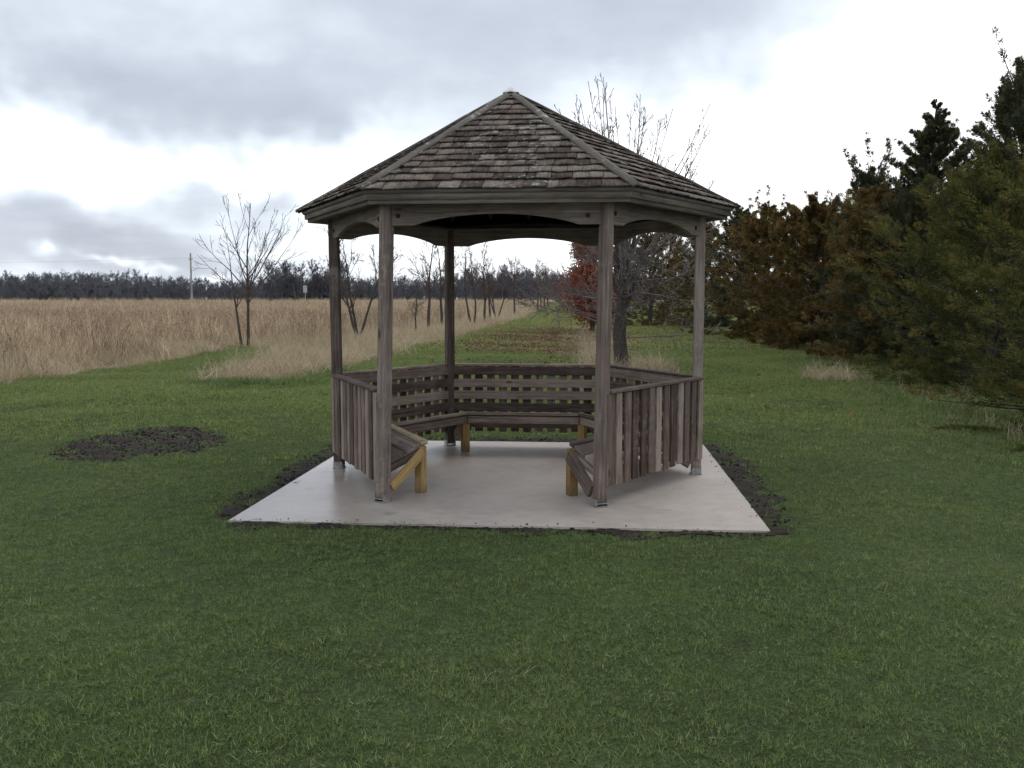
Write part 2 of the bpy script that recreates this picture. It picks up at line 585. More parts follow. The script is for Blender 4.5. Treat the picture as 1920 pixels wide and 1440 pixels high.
def H(x, y):
    x = np.asarray(x, float)
    y = np.asarray(y, float)
    d = np.hypot(x - GC[0], y - GC[1])
    w = sstep(3.0, 8.0, d)
    h = 0.045 * np.sin(0.33 * x + 1) * np.sin(0.27 * y + 2) + 0.025 * np.sin(0.85 * x + 0.5 * y) + 0.012 * np.sin(2.1 * y - 1.2 * x)
    h2 = 0.006 * np.sin(3.3 * x + 1.1 * y) + 0.006 * np.sin(2.7 * y - 1.9 * x)
    return -0.014 + w * h + (0.3 + 0.7 * w) * h2 + 1.25 * sstep(85, 150, y)


def in_poly(x, y, poly):
    x = np.asarray(x, float)
    y = np.asarray(y, float)
    c = np.zeros(x.shape, bool)
    n = len(poly)
    for i in range(n):
        x1, y1 = poly[i]
        x2, y2 = poly[(i + 1) % n]
        if y1 == y2:
            continue
        hit = ((y1 > y) != (y2 > y)) & (x < (x2 - x1) * (y - y1) / (y2 - y1) + x1)
        c ^= hit
    return c


LAWN_P = [(-16, -6), (-13.5, 6), (-11.2, 13), (-9.9, 17.5), (-9.5, 22), (-9.3, 27), (-8.9, 31), (-7.9, 31), (-7.1, 27), (-6.7, 22),
          (-6.3, 19.6), (-5.4, 18.6), (-4.4, 19.4), (-3.9, 22), (-3.5, 30), (-2.1, 44), (-0.2, 67), (2.6, 105), (5.5, 140), (60, 140), (60, -6)]
loc = Matrix.Translation((GC[0], GC[1], 0)) @ Matrix.Rotation(SA, 4, 'Z')
SLAB = [(-1.911, -2.178), (1.969, -2.178), (1.969, 1.812), (-1.911, 1.812)]
SLAB_W = [tuple((loc @ Vector((x, y, 0))).xy) for x, y in SLAB]
SOIL_EDGE = [G(*p) for p in [(404, 962), (450, 928), (500, 905), (545, 872), (585, 848), (640, 822), (760, 818), (1200, 820), (1330, 828),
                             (1372, 842), (1412, 872), (1446, 905), (1468, 945), (1482, 985), (1474, 1003), (1330, 1005), (1100, 1002), (980, 998), (800, 993),
                             (640, 992), (500, 988), (412, 984)]]
PATCH = [G(*p) for p in [(84, 852), (112, 836), (200, 815), (300, 799), (372, 800), (428, 814), (418, 834), (352, 850), (280, 853), (206, 866), (118, 864)]]


nz = np.random.default_rng(5)
_ph = nz.uniform(0, 6.28, (12, 3))
_fr = nz.normal(0, 1, (12, 2))


def lump(x, y, s):
    v = 0
    for k in range(12):
        v = v + np.sin(_fr[k, 0] * x * s * (1 + k * .35) + _fr[k, 1] * y * s * (1 + k * .35) + _ph[k, 0]) / (1 + k * .35)
    return v / 3.0


def on_lawn(x, y, soft=0.0):
    x, y = np.asarray(x, float), np.asarray(y, float)
    xw_, yw_ = x + 0.40 * lump(x, y, 1.5), y + 0.55 * lump(y, x, 1.2)
    if soft:
        xw_ = xw_ + rng.normal(0, soft, x.shape)
        yw_ = yw_ + rng.normal(0, soft * 1.6, x.shape)
    return in_poly(xw_, yw_, LAWN_P)


rng = np.random.default_rng(11)


def grid_mesh(name, xs, ys, z_off, keep=None):
    X, Y = np.meshgrid(xs, ys)
    Z = H(X, Y) + z_off
    V = np.stack([X.ravel(), Y.ravel(), Z.ravel()], 1)
    nx, ny = len(xs), len(ys)
    i, j = np.meshgrid(np.arange(nx - 1), np.arange(ny - 1))
    a = (j * nx + i).ravel()
    Fq = np.stack([a, a + 1, a + nx + 1, a + nx], 1)
    if keep is not None:
        cx = X[:-1, :-1].ravel() + np.diff(xs).repeat(1)[i.ravel()] / 2
        cy = Y[:-1, :-1].ravel() + np.diff(ys)[j.ravel()] / 2
        Fq = Fq[keep(cx, cy)]
        used = np.unique(Fq)
        remap = np.full(len(V), -1)
        remap[used] = np.arange(len(used))
        V, Fq = V[used], remap[Fq]
    return np_mesh(name, V, [Fq], smooth=True)


xs = np.concatenate([np.linspace(-1500, -120, 24)[:-1], np.arange(-120, -40, 4), np.arange(-40, 40, 1.0), np.arange(40, 120, 4), np.linspace(120, 1500, 24)])
ys = np.concatenate([np.arange(-10, 60, 1.0), np.arange(60, 200, 4), np.linspace(200, 2600, 40)])
tag(link('ground', grid_mesh('ground', xs, ys, -0.07), M['field']), 'dry brown field floor running to the wood', None, None, 'structure')
lx = np.arange(-16.2, 60.2, 0.3)
ly = np.concatenate([np.arange(-6, 30, 0.3), np.arange(30, 140.1, 1.0)])
tag(link('lawn', grid_mesh('lawn', lx, ly, 0.0, lambda x, y: on_lawn(x, y)), M['lawn']), 'mown green lawn round the shelter', None, None, 'structure')
rx = np.arange(-400, 401, 10.0)
tag(link('road', grid_mesh('road', rx, np.array([158.0, 163, 168, 173.0]), 0.10), M['road']), 'pale road beyond the dry field', None, None, 'structure')



def soil_sheet(name, poly, step, z, amp, hole=None):
    px = [p[0] for p in poly]
    py = [p[1] for p in poly]
    X, Y = np.meshgrid(np.arange(min(px) - 0.2, max(px) + 0.2, step), np.arange(min(py) - 0.2, max(py) + 0.2, step))
    wob = 0.06 * np.sin(9 * X + 3 * Y) + 0.05 * np.sin(14 * Y - 6 * X)
    nx = X.shape[1]
    Z = H(X, Y) + z + amp * (rng.random(X.shape) - 0.4) * 1.0 + amp * 0.6 * np.sin(11 * X) * np.sin(9 * Y)
    V = np.stack([X.ravel(), Y.ravel(), Z.ravel()], 1)
    i, j = np.meshgrid(np.arange(nx - 1), np.arange(X.shape[0] - 1))
    a = (j * nx + i).ravel()
    Fq = np.stack([a, a + 1, a + nx + 1, a + nx], 1)
    k = in_poly(X + wob, Y + wob, poly).ravel()
    Fq = Fq[k[Fq].all(1)]
    if hole is not None:
        h = in_poly(X, Y, hole).ravel()
        Fq = Fq[~h[Fq].all(1)]
    used = np.unique(Fq)
    rm = np.full(len(V), -1)
    rm[used] = np.arange(len(used))
    return np_mesh(name, V[used], [rm[Fq]], smooth=False)


tag(link('soil_verge', soil_sheet('soil_verge', SOIL_EDGE, 0.035, 0.002, 0.011, [(x * 0.97 + GC[0] * 0.03, y * 0.97 + GC[1] * 0.03) for x, y in SLAB_W]), M['soil']),
    'dark bare soil left round the concrete slab', None, None, 'structure')
tag(link('bare_soil', soil_sheet('bare_soil', PATCH, 0.035, 0.001, 0.010), M['soil']), 'oval patch of dark bare soil in the lawn', None, None, 'structure')

# concrete slab with chamfered edge
bm = bmesh.new()
f = bm.faces.new([bm.verts.new((x, y, 0)) for x, y in SLAB])
r = bmesh.ops.extrude_face_region(bm, geom=[f])
bmesh.ops.translate(bm, verts=[v for v in r['geom'] if isinstance(v, bmesh.types.BMVert)], vec=(0, 0, -0.16))
bmesh.ops.bevel(bm, geom=[e for e in bm.edges if all(abs(v.co.z) < 1e-5 for v in e.verts)], offset=0.008, segments=2, affect='EDGES')
slab = link('concrete_slab', bm_mesh('concrete_slab', bm), M['concrete'])
slab.matrix_basis = loc
tag(slab, 'pale damp concrete slab under the gazebo', None, None, 'structure')

# ------------------------------------------------------------------ gazebo
gz = empty('gazebo', (GC[0], GC[1], 0), GA)
tag(gz, 'weathered grey six sided wooden gazebo with shingled roof and built-in benches', 'gazebo')
ANG = [R_(a) for a in (240, 300, 0, 60, 120, 180)]      # front left, front right, right, back right, back left, left
RP, RE = 1.686, 1.985
EZ, AZ_ = 2.405, 3.432
d_base = [(-0.055, 0), (-0.03, 0), (0.0, 0), (0, 0), (0, 0), (0.015, 0)]
d_eave = [(0.03, 0), (0.055, 0), (0.0, 0), (0.03, 0), (0.03, 0), (-0.01, 0)]
base = [Vector((RP * math.cos(a) + d[0], RP * math.sin(a) + d[1], 0)) for a, d in zip(ANG, d_base)]
top = [Vector((RP * math.cos(a) + d[0] * 0.15, RP * math.sin(a), 2.36)) for a, d in zip(ANG, d_eave)]
eave = [Vector((RE * math.cos(a) + d[0], RE * math.sin(a), EZ)) for a, d in zip(ANG, d_eave)]
apex = Vector((-0.022, 0, AZ_))


def at_z(i, z):
    return base[i].lerp(top[i], z / 2.36)


posts = []
for i in range(6):
    rad = Vector((math.cos(ANG[i]), math.sin(ANG[i]), 0))
    p = board('post', at_z(i, 0.033), at_z(i, 2.355), 0.086, 0.086, M['post'], gz, rad, 0.005)
    posts.append(p)
    # galvanised saddle under the post
    bm = bmesh.new()
    for (sx_, sy_, sz_, px_, py_, pz_) in ((0.11, 0.10, 0.006, 0, 0, 0.005), (0.005, 0.088, 0.055, 0.0475, 0, 0.034), (0.005, 0.088, 0.055, -0.0475, 0, 0.034), (0.09, 0.088, 0.008, 0, 0, 0.028)):
        bmesh.ops.create_cube(bm, size=1, matrix=Matrix.Translation((px_, py_, pz_)) @ Matrix.Diagonal((sx_, sy_, sz_, 1)))
    mm = Matrix.Translation(base[i]) @ Matrix.Rotation(ANG[i] + R_(90), 4, 'Z')
    o = link('post_base', bm_mesh('post_base', bm), M['metal'], p)
    o.matrix_basis = p.matrix_basis.inverted() @ mm

# arched beams
for i in range(6):
    j = (i + 1) % 6
    a, b_ = at_z(i, 2.30), at_z(j, 2.30)
    dirv = (b_ - a).normalized()
    L = (b_ - a).length - 0.085
    zt, ze, zm = 0.06, -0.135, -0.05
    x0 = -L / 2
    pts = [(x0, zt), (L / 2, zt), (L / 2, ze)]
    fl = 0.17
    n = 16
    for k in range(n + 1):
        t = k / n
        x = L / 2 - fl - t * (L - 2 * fl)
        s = 1 - (2 * t - 1) ** 2
        pts.append((x, ze + (zm - ze) * (s ** 0.85)))
    pts.append((x0, ze))
    me = prism(pts, 0.04, M['beam'], 'beam', 0.0)
    bo = link('beam', me, None, gz, frame(a, b_))
    nrm = Vector((dirv.y, -dirv.x, 0))
    for ex in ((-L / 2 + 0.05), (L / 2 - 0.10)):
        bm = bmesh.new()
        bmesh.ops.create_cone(bm, cap_ends=True, segments=10, radius1=0.019, radius2=0.016, depth=0.014)
        kb = link('bolt', bm_mesh('bolt', bm), M['dark'], bo)
        kb.matrix_basis = Matrix.Translation((ex, -0.022, -0.055 + random.uniform(-.02, .02))) @ Matrix.Rotation(R_(90), 4, 'X')

# fascia and the trim strip under it
for i in range(6):
    j = (i + 1) % 6
    a, b_ = eave[i], eave[j]
    mid = (a + b_) / 2
    inw = (-mid).normalized()
    inw.z = 0

    def rs(v, s, z):
        return Vector((v.x * s, v.y * s, z))
    for nm, s, z0, z1, th in (('fascia', 0.985, 2.340, 2.402, 0.022), ('trim_strip', 0.970, 2.310, 2.344, 0.024)):
        A, B = rs(a, s, z0), rs(b_, s, z0)
        Ai, Bi = A * 1, B * 1
        k = 1 - th / (RE * s * math.cos(R_(30)))
        vs = []
        for z in (z0, z1):
            vs += [(A.x, A.y, z), (B.x, B.y, z), (B.x * k, B.y * k, z), (A.x * k, A.y * k, z)]
        me = np_mesh(nm, vs, [np.array([[0, 3, 2, 1], [4, 5, 6, 7], [0, 1, 5, 4], [1, 2, 6, 5], [2, 3, 7, 6], [3, 0, 4, 7]])])
        # bring the mesh into a board frame so that the grain runs along it
        mf = frame(Vector(vs[0]), Vector(vs[1]))
        me.transform(mf.inverted())
        link(nm, me, M['beam'], gz, mf)
    # soffit board closing the eave
    A, B = rs(a, 0.957, 2.30), rs(b_, 0.957, 2.30)
    k = 0.80
    vs = []
    for z in (2.335, 2.347):
        vs += [(A.x, A.y, z), (B.x, B.y, z), (B.x * k, B.y * k, z), (A.x * k, A.y * k, z)]
    me = np_mesh('soffit', vs, [np.array([[0, 3, 2, 1], [4, 5, 6, 7], [0, 1, 5, 4], [1, 2, 6, 5], [2, 3, 7, 6], [3, 0, 4, 7]])])
    mf = frame(Vector(vs[0]), Vector(vs[1]))
    me.transform(mf.inverted())
    link('soffit', me, M['deck'], gz, mf)

# roof deck (one closed shell) with shingles and hip caps as its pieces
dv, df = [], []
for i in range(6):
    dv.append(tuple(eave[i]))
for i in range(6):
    v = eave[i].copy()
    v.z -= 0.022
    dv.append((v.x * 0.99, v.y * 0.99, v.z))
dv += [tuple(apex), (apex.x, apex.y, apex.z - 0.03)]
tris, quads = [], []
for i in range(6):
    j = (i + 1) % 6
    tris += [(i, j, 12), (j + 6, i + 6, 13)]
    quads.append((i, i + 6, j + 6, j))
roof = link('roof', np_mesh('roof', dv, [np.array(tris), np.array(quads)]), M['deck'], gz)

ROWS = 16
rest_V, rest_F = [], []
n_single = 0


def shingle_geo(w0l, w0r, w1l, w1r, ln, th, rg):
    """tapered shingle: butt at y=0, head at y=ln, corners slightly curled, a notch of wear at the butt"""
    xm = w0l + (w0r - w0l) * rg.uniform(0.35, 0.65)
    lift = [rg.uniform(-0.004, 0.006) for _ in range(3)]
    jag = [rg.uniform(-0.007, 0.007) for _ in range(3)]
    zb0, zb1 = 0.025, 0.002
    V = []
    for x, l, j in zip((w0l, xm, w0r), lift, jag):
        V += [(x, j, zb0 + l), (x, j, zb0 + l + th)]
    for x in (w1l, (w1l + w1r) / 2, w1r):
        V += [(x, ln, zb1), (x, ln, zb1 + 0.003)]
    Fq = [(0, 2, 3, 1), (2, 4, 5, 3), (1, 3, 9, 7), (3, 5, 11, 9), (2, 0, 6, 8), (4, 2, 8, 10), (0, 1, 7, 6), (5, 4, 10, 11)]
    return V, Fq


for i in range(6):
    j = (i + 1) % 6
    A, B = eave[i], eave[j]
    xd = (B - A).normalized()
    mid = (A + B) / 2
    yd = (apex - mid)
    yd = (yd - xd * yd.dot(xd)).normalized()
    zd = xd.cross(yd)
    S = (apex - A).dot(yd)
    half = (B - A).length / 2
    ax = (apex - mid).dot(xd)
    fm = Matrix((xd, yd, zd)).transposed().to_4x4()
    fm.translation = mid
    expo = (S - 0.03) / ROWS
    single = i in (0, 1, 5)
    rg = random.Random(100 + i)
    for r in range(ROWS):
        s0 = r * expo - (0.028 if r == 0 else 0.0)
        ln = 0.20

        def lim(s):
            t = max(0.0, min(1.0, s / S))
            return -half + (ax + half) * t, half + (ax - half) * t
        l0, r0 = lim(max(s0, 0))
        l1, r1 = lim(min(s0 + ln, S - 0.01))
        x = l0 - 0.002
        wob = [rg.uniform(-0.006, 0.006) for _ in range(2)]
        while x < r0 - 0.03:
            w = rg.uniform(0.075, 0.185)
            if r0 - (x + w) < 0.06:
                w = r0 - x
            xl, xr = x + 0.0015, x + w - 0.002
            x += w
            tl, tr = max(xl, l1), min(xr, r1)
            if tr - tl < 0.005:
                c = max(min((xl + xr) / 2, r1), l1)
                tl, tr = c - 0.003, c + 0.003
            cx = (xl + xr) / 2
            lln = min(ln, S - s0 - 0.008)
            V, Fq = shingle_geo(xl - cx, xr - cx, tl - cx, tr - cx, lln, rg.uniform(0.007, 0.013), rg)
            mt = fm @ Matrix.Translation((cx, s0 + rg.uniform(-0.006, 0.006) + wob[0], 0.001)) @ Matrix.Rotation(rg.uniform(-0.012, 0.012), 4, 'Z')
            want = single and n_single < 292 and not (i == 5 and r > 15)
            if i == 5:      # left slope: only what its edge-on view shows
                want = want and (cx > -0.2 or r < 6)
            if want:
                me = np_mesh('shingle', V, [np.array(Fq)])
                # grain runs up the slope: mesh X is turned to the slope direction
                turn = Matrix.Rotation(R_(90), 4, 'Z')
                me.transform(turn.inverted())
                link('shingle', me, M['shingle'], roof, mt @ turn)
                n_single += 1
            else:
                off = len(rest_V)
                rest_V += [tuple(mt @ Vector(v)) for v in V]
                rest_F += [tuple(k + off for k in f_) for f_ in Fq]
o = link('shingle', np_mesh('shingle_rest', rest_V, [np.array(rest_F)]), M['shingle'], roof)
o['kind'] = 'stuff'
o['label'] = 'remaining shingles on the far slopes'

for i in range(6):
    e, prev, nxt = eave[i], eave[(i - 1) % 6], eave[(i + 1) % 6]
    A = e + (e - apex).normalized() * 0.035
    x = (apex - A).normalized()
    n1 = (e - prev).cross(apex - prev).normalized()
    n2 = (nxt - e).cross(apex - e).normalized()
    L = (apex - A).length + 0.01
    d1 = -(x.cross(n1)) if x.cross(n1).dot(prev - e) < 0 else x.cross(n1)
    d2 = -(x.cross(n2)) if x.cross(n2).dot(nxt - e) < 0 else x.cross(n2)
    up = (n1 + n2).normalized()
    V, Fq = [], []
    nseg = 9
    rg = random.Random(i + 40)
    for k in range(nseg + 1):
        t = k / nseg
        c = A + x * (L * t) + up * (0.026 + rg.uniform(-.003, .003))
        w1, w2 = 0.044 + rg.uniform(-.007, .007), 0.044 + rg.uniform(-.007, .007)
        V += [c + d1 * w1, c + up * 0.006, c + d2 * w2, c + d2 * w2 + n2 * 0.018, c + up * 0.026, c + d1 * w1 + n1 * 0.018]
        if k:
            o0, o1 = (k - 1) * 6, k * 6
            for q in range(6):
                Fq.append((o0 + q, o0 + (q + 1) % 6, o1 + (q + 1) % 6, o1 + q))
    Fq += [(0, 5, 4, 1), (1, 4, 3, 2), tuple(nseg * 6 + q for q in (1, 4, 5, 0)), tuple(nseg * 6 + q for q in (2, 3, 4, 1))]
    mf = frame(A, apex, up)
    me = np_mesh('hip_cap', [tuple(v) for v in V], [np.array(Fq)])
    me.transform(mf.inverted())
    link('hip_cap', me, M['hip'], roof, mf)
# small cap on the peak, mottled from grey to near white
bm = bmesh.new()
bmesh.ops.create_cone(bm, cap_ends=True, segments=6, radius1=0.085, radius2=0.015, depth=0.05)
M['cap'] = flat_mat('mottled_pale_cap', (0.35, 0.34, 0.31), (0.75, 0.74, 0.72), 22)
pc = link('peak_cap', bm_mesh('peak_cap', bm), M['cap'], roof)
pc.matrix_basis = Matrix.Translation(apex + Vector((0, 0, 0.048)))

# hip rafters and ring joists seen from below
for i in range(6):
    a = Vector((eave[i].x * 0.86, eave[i].y * 0.86, 0))
    a.z = EZ + (AZ_ - EZ) * 0.14 - 0.085
    b_ = Vector((apex.x * 0.95, 0, AZ_ - 0.14)).lerp(a, 0.04)
    board('rafter', a, b_, 0.038, 0.10, M['deck'], gz)
for i in range(6):
    j = (i + 1) % 6
    for t in (0.25, 0.5, 0.75):
        e = eave[i].lerp(eave[j], t)
        a = Vector((e.x * 0.86, e.y * 0.86, EZ + (AZ_ - EZ) * 0.14 - 0.07))
        b_ = a.lerp(Vector((apex.x, apex.y, AZ_ - 0.09)), 0.72 if t == 0.5 else 0.42)
        board('rafter', a, b_, 0.036, 0.075, M['deck'], gz)

# railings: upright boards outside, level slats inside, cap rail on top
NB_BOARDS = 13
for i in (1, 2, 3, 4, 5):
    j = (i + 1) % 6
    b0, b1 = at_z(i, 0.5), at_z(j, 0.5)
    b0 = Vector((b0.x, b0.y, 0))
    b1 = Vector((b1.x, b1.y, 0))
    d = (b1 - b0).normalized()
    L = (b1 - b0).length
    outn = Vector((d.y, -d.x, 0))
    rail = board('railing', b0 + d * 0.03 + outn * 0.035 + Vector((0, 0, 0.889)), b1 - d * 0.03 + outn * 0.035 + Vector((0, 0, 0.889)),
                 0.085, 0.024, M['board'], gz)
    inv = rail.matrix_basis.inverted()

    def sub(nm, *a, **k):
        o = board(nm, *a, rail, **k)
        o.matrix_basis = inv @ o.matrix_basis
        return o
    pitch = (L + 0.03) / NB_BOARDS
    for k in range(NB_BOARDS):
        c = b0 + d * (-0.015 + pitch * (k + 0.5)) + outn * 0.052
        wide = 0.088 if not (i == 1 and k == 0 or i == 5 and k == NB_BOARDS - 1) else 0.105
        zb, zt = 0.155 + random.uniform(-0.005, 0.005), 0.874
        sub('upright_board', c + Vector((0, 0, zb)), c + Vector((0, 0, zt)), wide, 0.021, M['board'], up=outn, bev=0.003, jit=0.004)
    # slats on the inner side
    for zc in (0.825, 0.694, 0.563, 0.432, 0.245):
        inn = outn * (-0.008 if zc > 0.3 else 0.026)
        hgt = 0.09
        sub('backrest_slat' if zc > 0.3 else 'lower_rail', b0 + d * 0.035 + inn + Vector((0, 0, zc)), b1 - d * 0.035 + inn + Vector((0, 0, zc)), 0.022, hgt, M['slat'], jit=0.003)

# benches: three mitred planks tilted to the back, apron, legs, braces
ends_done = set()


def bench_support(i, parent, inv):
    inward = Vector((-math.cos(ANG[i]), -math.sin(ANG[i]), 0))
    side = Vector((-inward.y, inward.x, 0))
    b = Vector((base[i].x, base[i].y, 0))
    old = i in (2, 5)
    lm = M['newwood'] if not old else M['seat']
    leg_c = b + inward * 0.455

    def sub(nm, *a, **k):
        o = board(nm, *a, parent, **k)
        o.matrix_basis = inv @ o.matrix_basis
        return o
    sub('bench_leg', leg_c + Vector((0, 0, 0.0)), leg_c + Vector((0, 0, 0.385)), 0.078, 0.07, lm, up=inward)
    # bearer from the post to the leg
    sub('bearer', b + inward * 0.04 + Vector((0, 0, 0.245)), b + inward * 0.43 + Vector((0, 0, 0.338)), 0.04, 0.055, M['seat'])
    # brace from the foot of the post up to the leg
    wide = 0.075 if i == 0 else 0.12
    if i == 0:
        side = -side
    bm_ = M['newwood'] if i == 0 else M['seat']
    sub('brace', b + inward * 0.05 + side * 0.045 + Vector((0, 0, 0.11)), b + inward * 0.43 + side * 0.045 + Vector((0, 0, 0.345)), 0.036, wide, bm_)


for i in (1, 2, 3, 4, 5):
    j = (i + 1) % 6
    b0 = Vector((base[i].x, base[i].y, 0))
    b1 = Vector((base[j].x, base[j].y, 0))
    d = (b1 - b0).normalized()
    L = (b1 - b0).length
    inn = Vector((-d.y, d.x, 0))
    tan30 = math.tan(R_(30))

    def plank(r0, r1, z0, z1, th, mat, name, parent, inv):
        # mitred plank between inward distances r0 (back) and r1 (front), heights z0, z1
        V = []
        for rr, zz in ((r0, z0), (r1, z1)):
            e = rr * tan30 + 0.004
            for dz in (-th, 0):
                V += [b0 + d * e + inn * rr + Vector((0, 0, zz + dz)), b1 - d * e + inn * rr + Vector((0, 0, zz + dz))]
        Fq = [(0, 1, 5, 4), (2, 6, 7, 3), (0, 2, 3, 1), (4, 5, 7, 6), (0, 4, 6, 2), (1, 3, 7, 5)]
        me = np_mesh(name, [tuple(v) for v in V], [np.array(Fq)])
        mf = frame(V[0], V[1])
        me.transform(mf.inverted())
        bmx = bmesh.new()
        bmx.from_mesh(me)
        bmesh.ops.recalc_face_normals(bmx, faces=bmx.faces)
        bmesh.ops.bevel(bmx, geom=list(bmx.edges), offset=0.005, segments=1, affect='EDGES')
        bmx.to_mesh(me)
        bmx.free()
        return link(name, me, mat, parent, inv @ mf)
    e = 0.42 * tan30 + 0.02
    bench = board('bench', b0 + d * e + inn * 0.428 + Vector((0, 0, 0.345)), b1 - d * e + inn * 0.428 + Vector((0, 0, 0.345)), 0.03, 0.075, M['seat'] if i != 5 else M['newwood'], gz)
    inv = bench.matrix_basis.inverted()
    for q, (r0, r1, z0_, z1_) in enumerate(((0.080, 0.222, 0.318, 0.362), (0.236, 0.382, 0.366, 0.411), (0.388, 0.458, 0.424, 0.432))):
        mat = M['tanplank'] if (i == 5 and q == 2) else M['seat']
        plank(r0, r1, z0_, z1_, 0.036, mat, 'seat_plank', bench, inv)
    for v in (i, j):
        if v not in ends_done:
            ends_done.add(v)
            bench_support(v, bench, inv)


# ------------------------------------------------------------------ scattering
def in_view_w(y):
    return 0.62 * y + 1.5


def blade_set(n, rad, len_rng, w_rng, lean, rg, segs=2, head=0.0, up=0.0, flat=0.0):
    """n bent blades in one small mesh"""
    V, Q, T = [], [], []
    for _ in range(n):
        a = rg.uniform(0, 2 * math.pi)
        rr = rad * math.sqrt(rg.random())
        bx, by = rr * math.cos(a), rr * math.sin(a)
        ph = rg.uniform(0, 2 * math.pi)
        ln = rg.uniform(*len_rng)
        w = rg.uniform(*w_rng)
        th = rg.uniform(*lean)
        bend = rg.uniform(0.15, 0.8) * (1 - up)
        dx, dy = math.cos(ph), math.sin(ph)
        ps = rg.uniform(0, 2 * math.pi)
        sx_, sy_ = math.cos(ps), math.sin(ps)
        p = np.array([bx, by, -0.01])
        o = len(V)
        for k in range(segs + 1):
            t = k / segs
            ww = w * (1 - t) ** 0.6 * 0.5
            if k == segs:
                V.append(tuple(p))
            else:
                V.append((p[0] - sx_ * ww, p[1] - sy_ * ww, p[2]))
                V.append((p[0] + sx_ * ww, p[1] + sy_ * ww, p[2]))
            ang = th + bend * t
            p = p + np.array([dx * math.sin(ang), dy * math.sin(ang), math.cos(ang)]) * ln / segs
        for k in range(segs - 1):
            q = o + 2 * k
            Q.append((q, q + 1, q + 3, q + 2))
        q = o + 2 * (segs - 1)
        T.append((q, q + 1, q + 2))
        if head and rg.random() < head:
            tip = np.array(V[q + 2])
            for _h in range(5):
                c = tip + np.array([rg.uniform(-.03, .03), rg.uniform(-.03, .03), rg.uniform(-.12, .02)])
                oo = len(V)
                e1 = np.array([rg.uniform(-1, 1), rg.uniform(-1, 1), rg.uniform(-1, 1)]) * 0.022
                e2 = np.array([rg.uniform(-1, 1), rg.uniform(-1, 1), rg.uniform(-1, 1)]) * 0.022
                V += [tuple(c - e1), tuple(c + e2), tuple(c + e1 * 1.4)]
                T.append((oo, oo + 1, oo + 2))
    fs = []
    if Q:
        fs.append(np.array(Q))
    fs.append(np.array(T))
    return np_mesh('blades', V, fs)


def proto_collection(name, meshes, mat):
    c = bpy.data.collections.new(name)
    for k, me in enumerate(meshes):
        if mat is not None and not me.materials:
            me.materials.append(mat)
        c.objects.link(bpy.data.objects.new('%s_piece' % name, me))
    return c


def scatter(name, P, scale, coll, label, tilt=0.08, rg=None):
    rg = rg or np.random.default_rng(len(P))
    n = len(P)
    me = bpy.data.meshes.new(name)
    me.vertices.add(n)
    me.vertices.foreach_set('co', np.asarray(P, np.float32).ravel())
    rot = np.stack([rg.normal(0, tilt, n), rg.normal(0, tilt, n), rg.uniform(0, 6.2832, n)], 1).astype(np.float32)
    a = me.attributes.new('rot', 'FLOAT_VECTOR', 'POINT')
    a.data.foreach_set('vector', rot.ravel())
    a = me.attributes.new('sc', 'FLOAT', 'POINT')
    a.data.foreach_set('value', np.asarray(scale, np.float32))
    a = me.attributes.new('pick', 'INT', 'POINT')
    a.data.foreach_set('value', rg.integers(0, 1000, n).astype(np.int32))
    o = link(name, me)
    ng = bpy.data.node_groups.new(name + '_scatter', 'GeometryNodeTree')
    ng.interface.new_socket('Geometry', in_out='INPUT', socket_type='NodeSocketGeometry')
    ng.interface.new_socket('Geometry', in_out='OUTPUT', socket_type='NodeSocketGeometry')
    N, Lk = ng.nodes, ng.links
    gi, go = N.new('NodeGroupInput'), N.new('NodeGroupOutput')
    iop = N.new('GeometryNodeInstanceOnPoints')
    ci = N.new('GeometryNodeCollectionInfo')
    ci.inputs['Collection'].default_value = coll
    ci.inputs['Separate Children'].default_value = True
    ci.inputs['Reset Children'].default_value = True

    def attr(nm, ty):
        q = N.new('GeometryNodeInputNamedAttribute')
        q.data_type = ty
        q.inputs['Name'].default_value = nm
        return q.outputs['Attribute']
    e2r = N.new('FunctionNodeEulerToRotation')
    Lk.new(attr('rot', 'FLOAT_VECTOR'), e2r.inputs[0])
    Lk.new(gi.outputs[0], iop.inputs['Points'])
    Lk.new(ci.outputs[0], iop.inputs['Instance'])
    iop.inputs['Pick Instance'].default_value = True
    Lk.new(attr('pick', 'INT'), iop.inputs['Instance Index'])
    Lk.new(e2r.outputs[0], iop.inputs['Rotation'])
    Lk.new(attr('sc', 'FLOAT'), iop.inputs['Scale'])
    Lk.new(iop.outputs[0], go.inputs[0])
    md = o.modifiers.new('scatter', 'NODES')
    md.node_group = ng
    tag(o, label, None, None, 'stuff')
    return o


def rand_pts(n, x0, x1, y0, y1, rg):
    return rg.uniform(x0, x1, n), rg.uniform(y0, y1, n)


def zpts(x, y, dz=0.0):
    return np.stack([x, y, H(x, y) + dz], 1)


def in_frame(x, y, m=1.0):
    return np.abs(x) < 0.56 * y + m


rgp = random.Random(3)
# lawn ------------------------------------------------------------
near_c = proto_collection('near_turf', [blade_set(140, 0.095, (0.013, 0.036), (0.0021, 0.0036), (0.1, 1.35), rgp) for _ in range(10)], M['blade'])
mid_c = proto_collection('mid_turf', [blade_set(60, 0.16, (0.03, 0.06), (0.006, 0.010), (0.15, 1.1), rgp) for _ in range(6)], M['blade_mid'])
M['blade_far'] = leafy_mat('far_lane_blade', [(p, tuple(v * k for v, k in zip(c, (1.62, 1.30, 1.5)))) for p, c in LAWN], 0.25, 5, 0.3, 0.6, 0.5, 0.2, 0.5)  # browner for the lane, with grazing-view paleness also put into the colour
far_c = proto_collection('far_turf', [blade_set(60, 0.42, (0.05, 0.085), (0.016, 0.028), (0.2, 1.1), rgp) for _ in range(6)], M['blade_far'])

g = np.random.default_rng(21)


